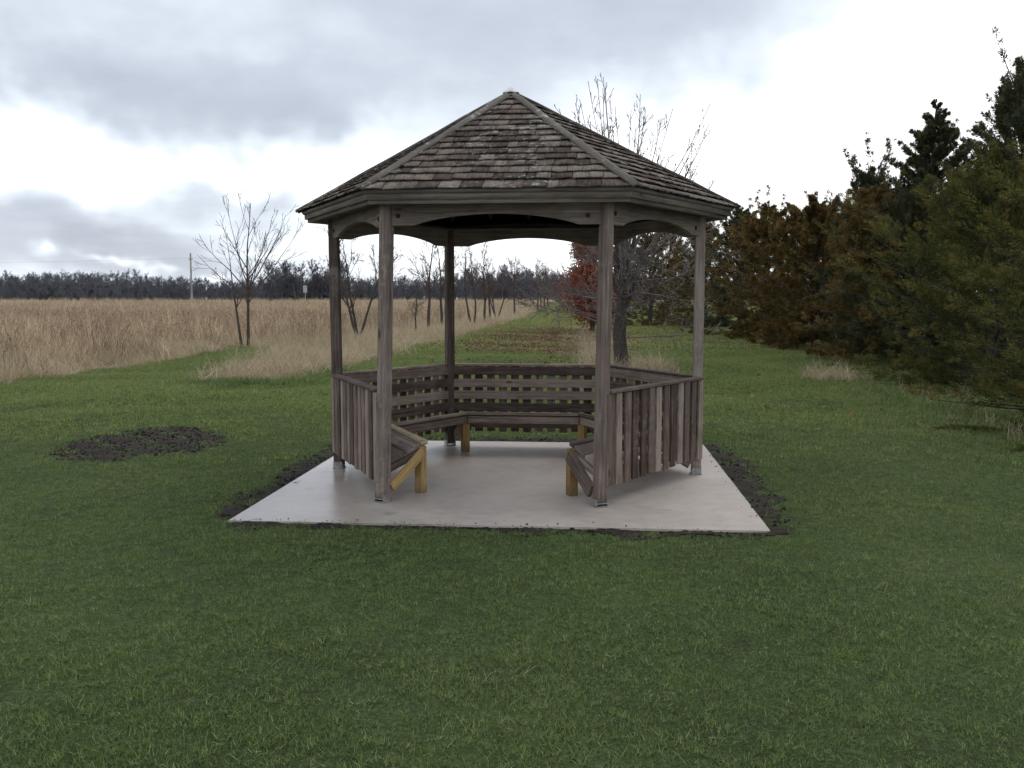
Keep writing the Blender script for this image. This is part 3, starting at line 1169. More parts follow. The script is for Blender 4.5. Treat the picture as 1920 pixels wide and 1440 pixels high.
def lawn_ok(x, y, m=0.5, soft=0.05):
    wx, wy = x + g.normal(0, soft * 1.5, len(x)), y + g.normal(0, soft * 1.8, len(x))
    ok = on_lawn(x, y, 0.12) & in_frame(x, y, m)
    ok &= ~in_poly(x, y, [(a + (a - GC[0]) * 0.018, b + (b - GC[1]) * 0.018) for a, b in SLAB_W])
    wx, wy = wx + 0.05 * lump(x, y, 5.0), wy + 0.06 * lump(y, x, 5.0)
    ins = in_poly(wx, wy, SOIL_EDGE) | in_poly(wx, wy, PATCH)
    ok &= ~(ins & (g.random(len(x)) < 0.985))
    return ok


x, y = rand_pts(105000, -9.5, 9.5, 2.4, 16, g)
dens = np.clip(1.25 - (y - 3) / 14, 0.5, 1)
k = lawn_ok(x, y) & (g.random(len(x)) < np.clip((16 - y) / 6.5, 0, 1) * dens * np.clip(0.86 + 0.30 * lump(x, y, 4.5) + 0.2 * lump(y, x, 11.0), 0.55, 1))
x, y = x[k], y[k]
scatter('grass_near', zpts(x, y, -0.004), g.uniform(0.75, 1.2, len(x)) * (1 + 0.18 * lump(x, y, 1.2)), near_c, 'short mown grass blades of the near lawn', 0.15)
x, y = rand_pts(76000, -16, 16, 8, 30, g)
k = lawn_ok(x, y, 1.0, 0.06) & (g.random(len(x)) < np.clip((y - 8.5) / 7.0, 0, 1))
x, y = x[k], y[k]
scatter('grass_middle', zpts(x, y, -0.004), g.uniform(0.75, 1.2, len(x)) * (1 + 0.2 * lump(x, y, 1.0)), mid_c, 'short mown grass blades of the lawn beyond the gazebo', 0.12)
x, y = rand_pts(30000, -10, 30, 29.5, 120, g)
k = lawn_ok(x, y, 1.0, 0.1)
x, y = x[k], y[k]
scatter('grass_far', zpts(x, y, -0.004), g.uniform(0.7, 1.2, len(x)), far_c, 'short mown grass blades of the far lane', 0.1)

# longer pale blades lying on the lawn and soil fringe
weed_c = proto_collection('long_blade', [blade_set(9, 0.05, (0.05, 0.10), (0.003, 0.005), (0.6, 1.4), rgp, 3) for _ in range(5)], M['blade'])
x, y = rand_pts(2600, -7, 7, 2.6, 11, g)
k = lawn_ok(x, y) & (lump(x, y, 1.0) > 0.25)
x, y = x[k], y[k]
scatter('grass_weeds', zpts(x, y), g.uniform(0.7, 1.2, len(x)), weed_c, 'longer loose grass blades among the mown turf', 0.1)

# dry meadow -------------------------------------------------------
tall_c = proto_collection('tall_dry', [blade_set(22, 0.30, (0.7, 1.2), (0.009, 0.016), (0.0, 0.5), rgp, 3, 0.10, 0.4) for _ in range(7)], M['straw'])
low_c = proto_collection('low_dry', [blade_set(28, 0.28, (0.3, 0.68), (0.009, 0.017), (0.2, 1.25), rgp, 3) for _ in range(7)], M['blond'])
forb_c = proto_collection('dark_forb', [blade_set(9, 0.22, (0.7, 1.35), (0.008, 0.014), (0.0, 0.28), rgp, 3, 0.9, 0.7) for _ in range(6)], M['forb'])


def meadow_ok(x, y):
    return (~on_lawn(x, y, 0.22)) & (x < 0.037 * (y - 40) + 4) & in_frame(x, y, 3)


def edge_dist(x, y):
    d = np.full(len(x), 1e9)
    for i in range(len(LAWN_P) - 3):
        x1, y1 = LAWN_P[i]
        x2, y2 = LAWN_P[i + 1]
        t = np.clip(((x - x1) * (x2 - x1) + (y - y1) * (y2 - y1)) / ((x2 - x1) ** 2 + (y2 - y1) ** 2), 0, 1)
        d = np.minimum(d, np.hypot(x - x1 - t * (x2 - x1), y - y1 - t * (y2 - y1)))
    return d


ROW_A, ROW_B = (-6.2, 19.5), (3.0, 110.0)


def row_dist(x, y):
    t = np.clip(((x - ROW_A[0]) * (ROW_B[0] - ROW_A[0]) + (y - ROW_A[1]) * (ROW_B[1] - ROW_A[1])) / ((ROW_B[0] - ROW_A[0]) ** 2 + (ROW_B[1] - ROW_A[1]) ** 2), 0, 1)
    return np.hypot(x - ROW_A[0] - t * (ROW_B[0] - ROW_A[0]), y - ROW_A[1] - t * (ROW_B[1] - ROW_A[1]))


PX, PS = [], []
for (n, x0, x1, y0, y1, sc) in ((15000, -40, 2, 12, 48, 1.0), (13000, -75, 4, 48, 100, 0.85), (9000, -120, 10, 100, 156, 0.72)):
    x, y = rand_pts(n, x0, x1, y0, y1, g)
    e = edge_dist(x, y)
    k = meadow_ok(x, y) & (row_dist(x, y) > 2.6) & (g.random(n) < np.clip((e - 0.5) / 2.5, 0.02, 1)) & (lump(x, y, 0.9) > g.uniform(-0.9, 0.1, n))
    x, y, e = x[k], y[k], e[k]
    s = sc * g.uniform(0.5, 1.15, len(x)) * np.clip(0.58 + 0.34 * lump(x, y, 0.6) + 0.055 * np.minimum(e, 8), 0.32, 1.12)
    PX.append(zpts(x, y, -0.06))
    PS.append(s)
scatter('meadow_stalks', np.concatenate(PX), np.concatenate(PS), tall_c, 'tall dry brown stalks of the wild meadow', 0.2)
x, y = rand_pts(9000, -45, 0, 12, 75, g)
k = meadow_ok(x, y) & (row_dist(x, y) > 2.4) & (lump(x, y, 0.8) < g.uniform(-0.7, 0.5, len(x))) & (edge_dist(x, y) > 0.6)
x, y = x[k], y[k]
scatter('dead_forbs', zpts(x, y, -0.06), g.uniform(0.5, 1.02, len(x)), forb_c, 'dark dead flower stems standing in the wild meadow', 0.12)
PX, PS = [], []
for (n, x0, x1, y0, y1, sc) in ((16000, -30, 2, 11, 48, 1.0), (7000, -20, 6, 48, 140, 1.25)):
    x, y = rand_pts(n, x0, x1, y0, y1, g)
    e = edge_dist(x, y)
    rd = row_dist(x, y)
    pr = np.where(rd < 3.0, 1.0, np.where(e < 2.2, 0.85, 0.25 + 0.5 * (lump(x, y, 0.5) > 0.1)))
    k = meadow_ok(x, y) & (g.random(n) < pr)
    x, y, rd = x[k], y[k], rd[k]
    PX.append(zpts(x, y, -0.06))
    PS.append(sc * g.uniform(0.45, 1.15, len(x)) * (1 + 0.35 * lump(x, y, 1.0)))
scatter('dry_grass', np.concatenate(PX), np.concatenate(PS), low_c, 'matted blond dry grass along the meadow edge and tree row', 0.2)

# tufts of dry grass by the big tree, under the cedars and along the right-hand tree row
PX, PS = [], []
for (cx, cy, rx_, ry_, n, s0) in ((3.0, 20.5, 0.42, 0.7, 48, 0.98), (2.0, 20.9, 0.45, 0.8, 30, 0.95), (2.2, 24.5, 0.5, 3.0, 60, 0.9), (2.9, 33, 0.7, 5.0, 80, 0.9),
                                  (3.9, 46, 0.8, 7, 90, 0.9), (6.5, 18.9, 0.5, 0.6, 26, 0.9), (6.9, 15.0, 0.9, 1.6, 12, 0.6), (6.0, 11.5, 0.5, 1.0, 10, 0.55)):
    xx, yy = g.normal(cx, rx_ * 0.55, n), g.normal(cy, ry_ * 0.55, n)
    PX.append(zpts(xx, yy, -0.02))
    PS.append(s0 * g.uniform(0.6, 1.1, n))
scatter('dry_tufts', np.concatenate(PX), np.concatenate(PS), low_c, 'blond dry grass tufts at the foot of the trees on the right', 0.15)

# green rough fringe in front of the strip and under the cedars
rough_c = proto_collection('rough_green', [blade_set(40, 0.2, (0.12, 0.24), (0.006, 0.011), (0.1, 0.9), rgp, 3) for _ in range(5)], M['blade'])
PX, PS = [], []
for (cx, cy, rx_, ry_, n) in ((-5.3, 18.4, 1.0, 0.7, 130), (-4.0, 20.5, 0.5, 1.6, 70), (6.3, 12.5, 0.5, 3.2, 130), (7.6, 21, 0.6, 4, 120)):
    xx, yy = g.normal(cx, rx_ * 0.6, n), g.normal(cy, ry_ * 0.6, n)
    PX.append(zpts(xx, yy, -0.01))
    PS.append(g.uniform(0.5, 1.1, n))
scatter('rough_grass', np.concatenate(PX), np.concatenate(PS), rough_c, 'longer rough green grass at the unmown edges', 0.1)

# fallen leaves on the lane, soil clods
lf = []
for q in range(4):
    s = 0.028
    V = [(-s, 0, 0.004), (-s * .3, s * .45, 0.014), (s * .6, s * .35, 0.008), (s * 1.1, 0, 0.02), (s * .5, -s * .4, 0.006), (-s * .3, -s * .4, 0.012)]
    V = [(a * rgp.uniform(.8, 1.2), b * rgp.uniform(.8, 1.2), c * rgp.uniform(.3, 2)) for a, b, c in V]
    lf.append(np_mesh('leaf', V, [np.array([(0, 1, 5), (1, 2, 4), (1, 4, 5), (2, 3, 4)])]))
leaf_c = proto_collection('leaf_litter', lf, M['deadleaf'])
n = 15000
x = g.normal(1.5, 1.4, n)
y = g.normal(38.5, 6.5, n)
x = x + (y - 39) * 0.06
k = lawn_ok(x, y) & (lump(x, y, 0.9) > -0.15)
x, y = x[k], y[k]
x2, y2 = rand_pts(260, -3, 8, 12, 45, g)
k = lawn_ok(x2, y2)
x, y = np.concatenate([x, x2[k]]), np.concatenate([y, y2[k]])
scatter('fallen_leaves', zpts(x, y, 0.065), g.uniform(1.0, 2.1, len(x)), leaf_c, 'brown fallen leaves lying on the mown lane', 0.3)

cl = []
for q in range(5):
    bm = bmesh.new()
    bmesh.ops.create_icosphere(bm, subdivisions=1, radius=0.02)
    for v in bm.verts:
        v.co *= rgp.uniform(0.6, 1.3)
        v.co.z *= 0.65
    cl.append(bm_mesh('clod', bm))
clod_c = proto_collection('soil_clod', cl, M['soil'])
PXY = []
for poly, n in ((SOIL_EDGE, 9000), (PATCH, 2600)):
    px_ = [p[0] for p in poly]
    py_ = [p[1] for p in poly]
    x, y = rand_pts(n, min(px_) - .15, max(px_) + .15, min(py_) - .15, max(py_) + .15, g)
    k = in_poly(x + g.normal(0, .05, n), y + g.normal(0, .05, n), poly) & ~in_poly(x, y, [(a + (a - GC[0]) * 0.006, b + (b - GC[1]) * 0.006) for a, b in SLAB_W])
    PXY.append(zpts(x[k], y[k], 0.004))
# crumbs trodden on to the slab edges and a few worm casts in the turf
q = np.array([(u, -2.178 + abs(g.normal(0, 0.05))) if g.random() < .6 else (1.969 - abs(g.normal(0, .05)), u * 1.0) for u in g.uniform(-1.9, 1.8, 90)])
cS, sS = math.cos(SA), math.sin(SA)
PXY.append(np.stack([GC[0] + q[:, 0] * cS - q[:, 1] * sS, GC[1] + q[:, 0] * sS + q[:, 1] * cS, np.full(len(q), 0.003)], 1))
x, y = rand_pts(160, -8, 8, 5, 18, g)
k = on_lawn(x, y) & ~in_poly(x, y, [(a + (a - GC[0]) * 0.02, b + (b - GC[1]) * 0.02) for a, b in SLAB_W])
PXY.append(zpts(x[k], y[k], 0.018))
n_small = len(PXY[-1]) + len(PXY[-2])
PXY = np.concatenate(PXY)
scatter('soil_clods', PXY, (g.gamma(1.6, 0.17, len(PXY)) + 0.14) * np.where(np.arange(len(PXY)) >= len(PXY) - n_small, 0.55, 1.0), clod_c, 'crumbled dark soil clods on the bare ground', 0.8)


# ------------------------------------------------------------------ bare trees
class Tubes:
    def __init__(self):
        self.V, self.Q, self.T = [], [], []
        self.n = 0

    def add(self, pts, rad, k=3):
        pts = np.asarray(pts, float)
        n = len(pts)
        t = np.gradient(pts, axis=0)
        t /= np.linalg.norm(t, axis=1)[:, None] + 1e-9
        ref = np.array([0.31, 0.95, 0.05]) if abs(t[0, 2]) > 0.8 else np.array([0.0, 0.1, 1.0])
        u = np.cross(t, ref)
        u /= np.linalg.norm(u, axis=1)[:, None] + 1e-9
        w = np.cross(t, u)
        a = np.arange(k) * 2 * math.pi / k
        r = np.asarray(rad, float)[:, None, None]
        ring = pts[:, None, :] + r * (np.cos(a)[None, :, None] * u[:, None, :] + np.sin(a)[None, :, None] * w[:, None, :])
        self.V.append(ring.reshape(-1, 3))
        i, j = np.meshgrid(np.arange(n - 1), np.arange(k), indexing='ij')
        A = (i * k + j).ravel()
        B = (i * k + (j + 1) % k).ravel()
        self.Q.append(np.stack([A, B, B + k, A + k], 1) + self.n)
        self.n += n * k

    def mesh(self, name, smooth=True):
        return np_mesh(name, np.concatenate(self.V), [np.concatenate(self.Q)], smooth=smooth)


def unit(v):
    return v / (np.linalg.norm(v) + 1e-9)


def grow(tb, rg, p, d, ln, r, lvl, cfg, deep):
    """one branch and its children; cfg[lvl] = (n_children, child_len, angle, up_pull, wiggle, sides)"""
    nc, cl_, ang, up, wig, k = cfg[lvl]
    n = 7 if lvl == 0 else (5 if lvl < 3 else 3)
    pts, dirs = [p], [d]
    q, dd = p, d
    for s in range(n):
        dd = unit(dd + rg.normal(0, wig, 3) + np.array([0, 0, up]))
        q = q + dd * ln / n
        pts.append(q)
        dirs.append(dd)
    tt = np.linspace(0, 1, n + 1)
    rad = r * (1 - 0.92 * tt)
    rad = np.maximum(rad, cfg['min_r'])
    tgt = tb[min(lvl, 1)]
    tgt.add(pts, rad, k)
    if lvl + 1 not in cfg or lvl >= deep:
        return
    m = rg.poisson(nc * 0.2) + int(nc * 0.85) if nc > 3 else nc
    for c in range(m):
        t = rg.uniform(cfg.get('t0', 0.25), 0.98)
        f = t * n
        i = min(int(f), n - 1)
        pp = pts[i] + (pts[i + 1] - pts[i]) * (f - i)
        dv_ = dirs[i]
        a = rg.normal(ang, 0.16)
        pr = unit(np.cross(dv_, rg.normal(0, 1, 3)))
        nd = unit(dv_ * math.cos(a) + pr * math.sin(a))
        l2 = ln * cl_ * rg.uniform(0.6, 1.15) * (1.15 - 0.65 * t)
        grow(tb, rg, pp, nd, l2, max(np.interp(t, tt, rad) * 0.62, cfg['min_r']), lvl + 1, cfg, deep)


def put_tree(name, loc_, tb, label, group, mats=('bark', 'twig'), rz=0.0):
    t = empty(name, loc_, rz)
    tag(t, label, 'tree', group)
    link('trunk', tb[0].mesh('trunk'), M[mats[0]], t)
    if tb[1].V:
        link('crown', tb[1].mesh('crown'), M[mats[1]], t)
    return t


def copy_tree(root, loc_, rz, sc, label):
    c = root.copy()
    COL.objects.link(c)
    c.location = loc_
    c.rotation_euler = (0, 0, rz)
    c.scale = (sc, sc, sc)
    c['label'] = label
    for ch in [o for o in bpy.data.objects if o.parent == root]:
        q = ch.copy()
        COL.objects.link(q)
        q.parent = c
    return c


def gl(x, y):
    return (x, y, float(H(x, y)) - 0.03)


ROWG = 'bare young trees along the mown lane'
# two-stemmed sapling on the left, in front of the meadow
rg = np.random.default_rng(4)
tb = (Tubes(), Tubes())
cfgs = {0: (6, 0.45, 0.55, 0.05, 0.06, 6), 1: (5, 0.42, 0.6, 0.06, 0.07, 4), 2: (2, 0.5, 0.6, 0.10, 0.08, 3), 3: (0, 0, 0, 0.1, 0.1, 3), 'min_r': 0.0055, 't0': 0.30}
grow(tb, rg, np.array([0.10, 0, 0]), unit(np.array([0.06, 0, 1.0])), 4.7, 0.062, 0, cfgs, 3)
grow(tb, rg, np.array([-0.12, 0, 0]), unit(np.array([-0.04, 0.05, 1.0])), 3.4, 0.055, 0, cfgs, 3)
for a_ in range(13):
    ph = a_ * 0.571 + rg.uniform(-.2, .2)
    el = rg.uniform(0.55, 1.2)
    grow(tb, rg, np.array([0.14, 0, rg.uniform(1.2, 2.6)]), unit(np.array([math.cos(ph) * math.cos(el), math.sin(ph) * math.cos(el), math.sin(el)])), rg.uniform(1.6, 3.0), 0.024, 1, cfgs, 3)
x_, y_ = G(460, 652)
put_tree('sapling', gl(x_, y_), tb, 'bare two-stemmed young tree alone in the meadow edge left of the gazebo', ROWG, ('bark', 'redtwig'))


def sapling_proto(seed, h, stems, spread, dense):
    rg = np.random.default_rng(seed)
    tb = (Tubes(), Tubes())
    cf = {0: (dense, 0.42, 0.62, 0.05, 0.07, 5), 1: (6, 0.5, 0.6, 0.08, 0.10, 3), 2: (3, 0.55, 0.6, 0.06, 0.12, 3), 3: (0, 0, 0, 0.05, 0.1, 3), 'min_r': 0.009, 't0': 0.22}
    for s in range(stems):
        ph = 2 * math.pi * s / max(stems, 1) + rg.uniform(-.4, .4)
        sp = spread if stems > 1 else 0.04
        grow(tb, rg, np.array([0.08 * math.cos(ph) * (stems > 1), 0.08 * math.sin(ph) * (stems > 1), 0]), unit(np.array([math.cos(ph) * sp, math.sin(ph) * sp, 1.0])), h * rg.uniform(0.85, 1.0), 0.075 if stems > 1 else 0.10, 0, cf, 3)
    return tb


# (base px, base py, height, proto kind, label)
row = [
    (672, 634, 4.9, 0, 'bare three-stemmed young tree seen between the two left gazebo posts'),
    (803, 617, 5.6, 1, 'bare slender young tree just left of the back left gazebo post'),
    (829, 613, 5.4, 1, 'bare young tree half hidden behind the back left gazebo post'),
    (886, 608, 5.8, 2, 'bare two-stemmed young tree right of the back left gazebo post'),
    (908, 604, 5.6, 1, 'bare young tree in the row right of the two-stemmed one'),
    (919, 600, 5.4, 1, 'bare thin young tree near the middle of the lane row'),
    (931, 598, 5.4, 0, 'bare three-stemmed young tree before the round far crown'),
    (965, 592, 6.0, 3, 'bare single-stemmed tree standing clear before the far wood'),
    (1008, 587, 5.8, 1, 'first bare tree of the far cluster at the lane end'),
    (1014, 586, 5.6, 3, 'second bare tree of the far cluster at the lane end'),
    (1021, 585, 5.7, 1, 'third bare tree of the far cluster at the lane end'),
    (1027, 584, 5.8, 3, 'last bare tree of the far cluster at the lane end'),
    (780, 622, 2.6, 1, 'small bare sapling between posts in the blond grass'),
]
protos = {}
for (px, py, hh, kd, lab) in row:
    x_, y_ = G(px, py)
    if kd not in protos:
        tb = sapling_proto((31, 52, 73, 94)[kd], 5.5, (3, 1, 2, 1)[kd], (0.32, 0.05, 0.2, 0.03)[kd], (9, 13, 10, 12)[kd])
        protos[kd] = put_tree('sapling', gl(x_, y_), tb, lab, ROWG, ('bark', 'redtwig'), 0.3)
        protos[kd].scale = (hh / 5.5,) * 3
    else:
        copy_tree(protos[kd], gl(x_, y_), random.uniform(0, 6.28), hh / 5.5, lab)

# big bare tree behind the front right post
rg = np.random.default_rng(8)
tb = (Tubes(), Tubes())
cb = {0: (0, 0.5, 0.6, 0.05, 0.05, 10), 1: (8, 0.45, 0.75, 0.05, 0.12, 5), 2: (6, 0.5, 0.75, 0.03, 0.15, 3), 3: (3, 0.55, 0.7, 0.02, 0.16, 3), 4: (0, 0, 0, 0, 0.1, 3), 'min_r': 0.0058, 't0': 0.2}
trunk = np.array([[0.06, 0, -0.06], [0.03, 0, 0.25], [-0.02, 0.0, 0.8], [0.02, 0.0, 1.3], [0.05, 0, 1.8], [0.06, 0.03, 2.4]])
tb[0].add(trunk, [0.22, 0.17, 0.15, 0.135, 0.10, 0.05], 12)
for k_ in range(5):        # the stem divides low down
    ph = k_ * 1.2566 + 0.3
    el = rg.uniform(1.1, 1.35)
    d0 = np.array([math.cos(ph) * math.cos(el), math.sin(ph) * math.cos(el), math.sin(el)])
    p0 = np.array([np.interp(1.4 + 0.1 * k_, trunk[:, 2], trunk[:, 0]), 0, 1.3 + 0.1 * k_])
    st_ = [p0 + d0 * t + np.array([0.05 * math.sin(3 * t + k_), 0.04 * math.cos(2 * t + k_), 0.05 * t * t]) for t in np.linspace(0, 2.0, 7)]
    tb[0].add(st_, np.linspace(0.068, 0.022, 7), 7)
for k_ in range(34):       # spreading lower limbs, fine and tangled
    z0 = rg.uniform(0.7, 2.5)
    ph = k_ * 2.399 + rg.uniform(-.3, .3)
    el = rg.uniform(-0.15, 0.65)
    p0 = np.array([np.interp(z0, trunk[:, 2], trunk[:, 0]), 0, z0])
    grow(tb, rg, p0, np.array([math.cos(ph) * math.cos(el), math.sin(ph) * math.cos(el), math.sin(el)]), rg.uniform(1.2, 2.75), rg.uniform(0.014, 0.030), 1, cb, 3)
cu = {1: (10, 0.15, 0.72, 0.16, 0.035, 4), 2: (2, 0.45, 0.6, 0.10, 0.06, 3), 3: (0, 0.5, 0.6, 0.05, 0.1, 3), 'min_r': 0.0060, 't0': 0.35}
for k_ in range(38):       # upright shoots that show above the roof
    z0 = rg.uniform(1.5, 3.0)
    ph = k_ * 2.399
    el = rg.uniform(0.6, 1.35)
    p0 = np.array([np.interp(z0, trunk[:, 2], trunk[:, 0]), 0, z0])
    grow(tb, rg, p0, np.array([math.cos(ph) * math.cos(el), math.sin(ph) * math.cos(el), math.sin(el)]), rg.uniform(2.3, 3.8) + (3.0 - z0) * 0.6, rg.uniform(0.020, 0.034), 1, cu, 3)
x_, y_ = G(1162, 694)
put_tree('fruit_tree', gl(x_, y_), tb, 'large bare tree with tangled twigs and dark trunk behind the front right post', None, ('bark', 'twig'))


# ------------------------------------------------------------------ leafy oak and cedars
def tri_facets(P, D, S, ln, w, rg):
    """one pointed leaf-sized facet per row"""
    D = D / (np.linalg.norm(D, axis=1)[:, None] + 1e-9)
    side = np.cross(D, rg.normal(0, 1, D.shape))
    side /= np.linalg.norm(side, axis=1)[:, None] + 1e-9
    n = len(P)
    V = np.empty((n, 4, 3))
    V[:, 0] = P
    V[:, 1] = P + D * (ln * 0.45)[:, None] + side * (w * 0.5)[:, None]
    V[:, 2] = P + D * ln[:, None]
    V[:, 3] = P + D * (ln * 0.45)[:, None] - side * (w * 0.5)[:, None]
    idx = np.arange(n)[:, None] * 4
    return V.reshape(-1, 3), idx + np.array([[0, 1, 2, 3]])


# an oak that keeps its dead leaves
def oak_tree(seed, x, y, h, R, nl, label):
    rg = np.random.default_rng(seed)
    tb = (Tubes(), Tubes())
    co = {0: (14, 0.45, 0.95, 0.02, 0.05, 8), 1: (6, 0.5, 0.7, 0.02, 0.12, 4), 2: (4, 0.5, 0.7, 0.0, 0.12, 3), 'min_r': 0.012, 't0': 0.15}
    grow(tb, rg, np.array([0, 0, 0.0]), np.array([0, 0, 1.0]), h, 0.13, 0, co, 2)
    oak = empty('oak_tree', gl(x, y), 0.4)
    tag(oak, label, 'tree')
    link('trunk', tb[0].mesh('trunk'), M['bark'], oak)
    link('branches', tb[1].mesh('branches'), M['twig'], oak)
    tw = np.concatenate(tb[1].V)
    sel = tw[rg.integers(0, len(tw), nl)]
    sel = sel[sel[:, 2] > 0.55]
    ph = rg.uniform(0, 6.28, nl)
    cz = rg.uniform(-1, 1, nl)
    rr_ = (0.6 + 0.4 * rg.random(nl)) * (1 + 0.18 * np.sin(3 * ph + 4 * cz) + 0.08 * np.sin(7 * ph - 6 * cz))
    q = np.sqrt(1 - cz ** 2) * R * rr_
    shell = np.stack([np.cos(ph) * q, np.sin(ph) * q, h * 0.5 + cz * h * 0.40 * rr_], 1)
    P = np.concatenate([sel, shell])
    P = P + rg.normal(0, 0.10, P.shape)
    D = rg.normal(0, 1, P.shape) + np.array([0, 0, -0.5])
    V, Fq = tri_facets(P, D, None, rg.uniform(0.10, 0.18, len(P)), rg.uniform(0.06, 0.10, len(P)), rg)
    link('crown', np_mesh('crown', V, [Fq]), M['oakleaf'], oak)


oak_tree(15, 3.75, 44, 4.0, 1.65, 6000, 'small oak holding dense rust-red dead leaves beside the front right post')



def needle_facets(P, D, ln, w, rg):
    D = D / (np.linalg.norm(D, axis=1)[:, None] + 1e-9)
    side = np.cross(D, rg.normal(0, 1, D.shape))
    side /= np.linalg.norm(side, axis=1)[:, None] + 1e-9
    n = len(P)
    V = np.empty((n, 3, 3), np.float32)
    V[:, 0] = P + side * (w * 0.5)[:, None]
    V[:, 1] = P - side * (w * 0.5)[:, None]
    V[:, 2] = P + D * ln[:, None]
    return V.reshape(-1, 3), np.arange(n * 3).reshape(-1, 3)


def cedar_mesh(seed, h, R, n1, n2, n3, upright=0.5, skirt=0.25, open_top=0.25, ln=(0.05, 0.11), wd=(0.014, 0.026), lead=4, cone=None):
    """crown of feathery sprays: limbs > branchlets > leaf-sized facets; returns crown mesh and wood tubes"""
    rg = np.random.default_rng(seed)
    tbw = Tubes()
    zz = np.linspace(-0.05, h * 0.97, 8)
    tbw.add(np.stack([0.05 * np.sin(zz * 2 + seed), 0.05 * np.cos(zz * 1.7), zz], 1), 0.035 * h * (1 - 0.92 * np.linspace(0, 1, 8)) * 0.8 + 0.008, 7)
    u = rg.random(n1)
    z0 = h * (0.04 + 0.945 * u ** 1.25)
    az = np.arange(n1) * 2.39996 + rg.normal(0, 0.35, n1)
    t = z0 / h
    prof = np.where(t < skirt, 0.80 + 0.2 * t / skirt, np.maximum(1 - ((t - skirt) / (1 - skirt)), 0.0) ** 0.80)
    lob = 1 + 0.22 * np.sin(3 * az + 5 * t + seed) + 0.12 * np.sin(7 * az - 9 * t)
    L = (R * prof * lob + 0.06 + 0.2 * (1 - t)) * rg.uniform(0.72, 1.1, n1)
    el = rg.normal(0.34 + upright * t, 0.18, n1) - 0.55 * np.clip(1 - t / 0.28, 0, 1)
    slim = np.ones(n1)
    if cone:
        L = np.where(t > 0.55, np.minimum(L, cone * (h - z0) * rg.uniform(0.75, 1.15, n1) + 0.04), L)
        slim = np.where(t > 0.6, 0.36, 1.0)
    # a few leaders that stick out of the top
    for q in range(lead):
        z0[q] = h * rg.uniform(0.5, 0.86)
        L[q] = h * rg.uniform(0.16, 0.30)
        el[q] = rg.uniform(1.0, 1.35)
        slim[q] = 0.40
        L[q] *= rg.uniform(0.8, 1.5)
    d1 = np.stack([np.cos(az) * np.cos(el), np.sin(az) * np.cos(el), np.sin(el)], 1)
    p1 = np.stack([np.zeros(n1), np.zeros(n1), z0], 1)
    for q in [k for k in range(n1) if k % 2 == 0 or k < lead]:
        ts = np.linspace(0, 0.97, 4)
        tbw.add(p1[q] + d1[q] * (ts * L[q])[:, None] + np.array([0, 0, 1.0]) * (0.06 * L[q] * ts ** 2)[:, None], 0.018 * (1 - ts) + 0.004, 3)
    # branchlets
    t2 = 0.18 + 0.84 * rg.random((n1, n2)) ** 0.75
    P2 = p1[:, None] + d1[:, None] * (t2 * L[:, None])[..., None]
    P2[..., 2] += 0.10 * L[:, None] * t2 ** 2
    rnd = rg.normal(0, 1, (n1, n2, 3))
    D2 = d1[:, None] * 1.0 + 0.62 * rnd / np.linalg.norm(rnd, axis=2)[..., None] + np.array([0, 0, 0.22])
    D2 /= np.linalg.norm(D2, axis=2)[..., None]
    L2 = (0.14 * np.clip(L / (0.25 * R), 0.15, 1)[:, None] + 0.22 * L[:, None] * (1.12 - t2)) * rg.uniform(0.65, 1.2, (n1, n2)) * (slim * (0.5 + 0.5 * np.clip((1 - t) / 0.25, 0, 1)))[:, None]
    P2, D2, L2 = P2.reshape(-1, 3), D2.reshape(-1, 3), L2.reshape(-1)
    # facets along each branchlet, narrowing to its tip
    m = len(P2)
    t3 = rg.random((m, n3)) ** 0.9
    rnd = rg.normal(0, 1, (m, n3, 3))
    rnd /= np.linalg.norm(rnd, axis=2)[..., None]
    small = np.clip(L / (0.22 * R), 0.3, 1.0)
    sp = (0.055 * (1.05 - t3) * np.repeat(small, n2)[:, None])[..., None]
    P3 = P2[:, None] + D2[:, None] * (t3 * L2[:, None])[..., None] + rnd * sp
    D3 = D2[:, None] + 0.85 * rnd
    thin = np.where(slim == 0.40, 0.40, 1.0) * (0.55 + 0.45 * np.clip((1 - t) / 0.3, 0, 1))
    keep = (rg.random((m, n3)) < np.repeat(thin, n2)[:, None]).ravel()
    P3, D3 = P3.reshape(-1, 3)[keep], D3.reshape(-1, 3)[keep]
    P3[:, 2] = np.maximum(P3[:, 2], 0.03)
    n = len(P3)
    sm = np.repeat(small, n2 * n3)[keep]
    V, Fq = needle_facets(P3, D3, rg.uniform(*ln, n) * sm, rg.uniform(*wd, n) * (0.3 + 0.7 * sm), rg)
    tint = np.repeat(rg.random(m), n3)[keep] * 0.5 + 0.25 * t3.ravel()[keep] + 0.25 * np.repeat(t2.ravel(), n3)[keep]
    me = np_mesh('crown', V, [Fq])
    at = me.attributes.new('tint', 'FLOAT', 'FACE')
    at.data.foreach_set('value', tint[:len(me.polygons)].astype(np.float32))
    return me, tbw.mesh('trunk')


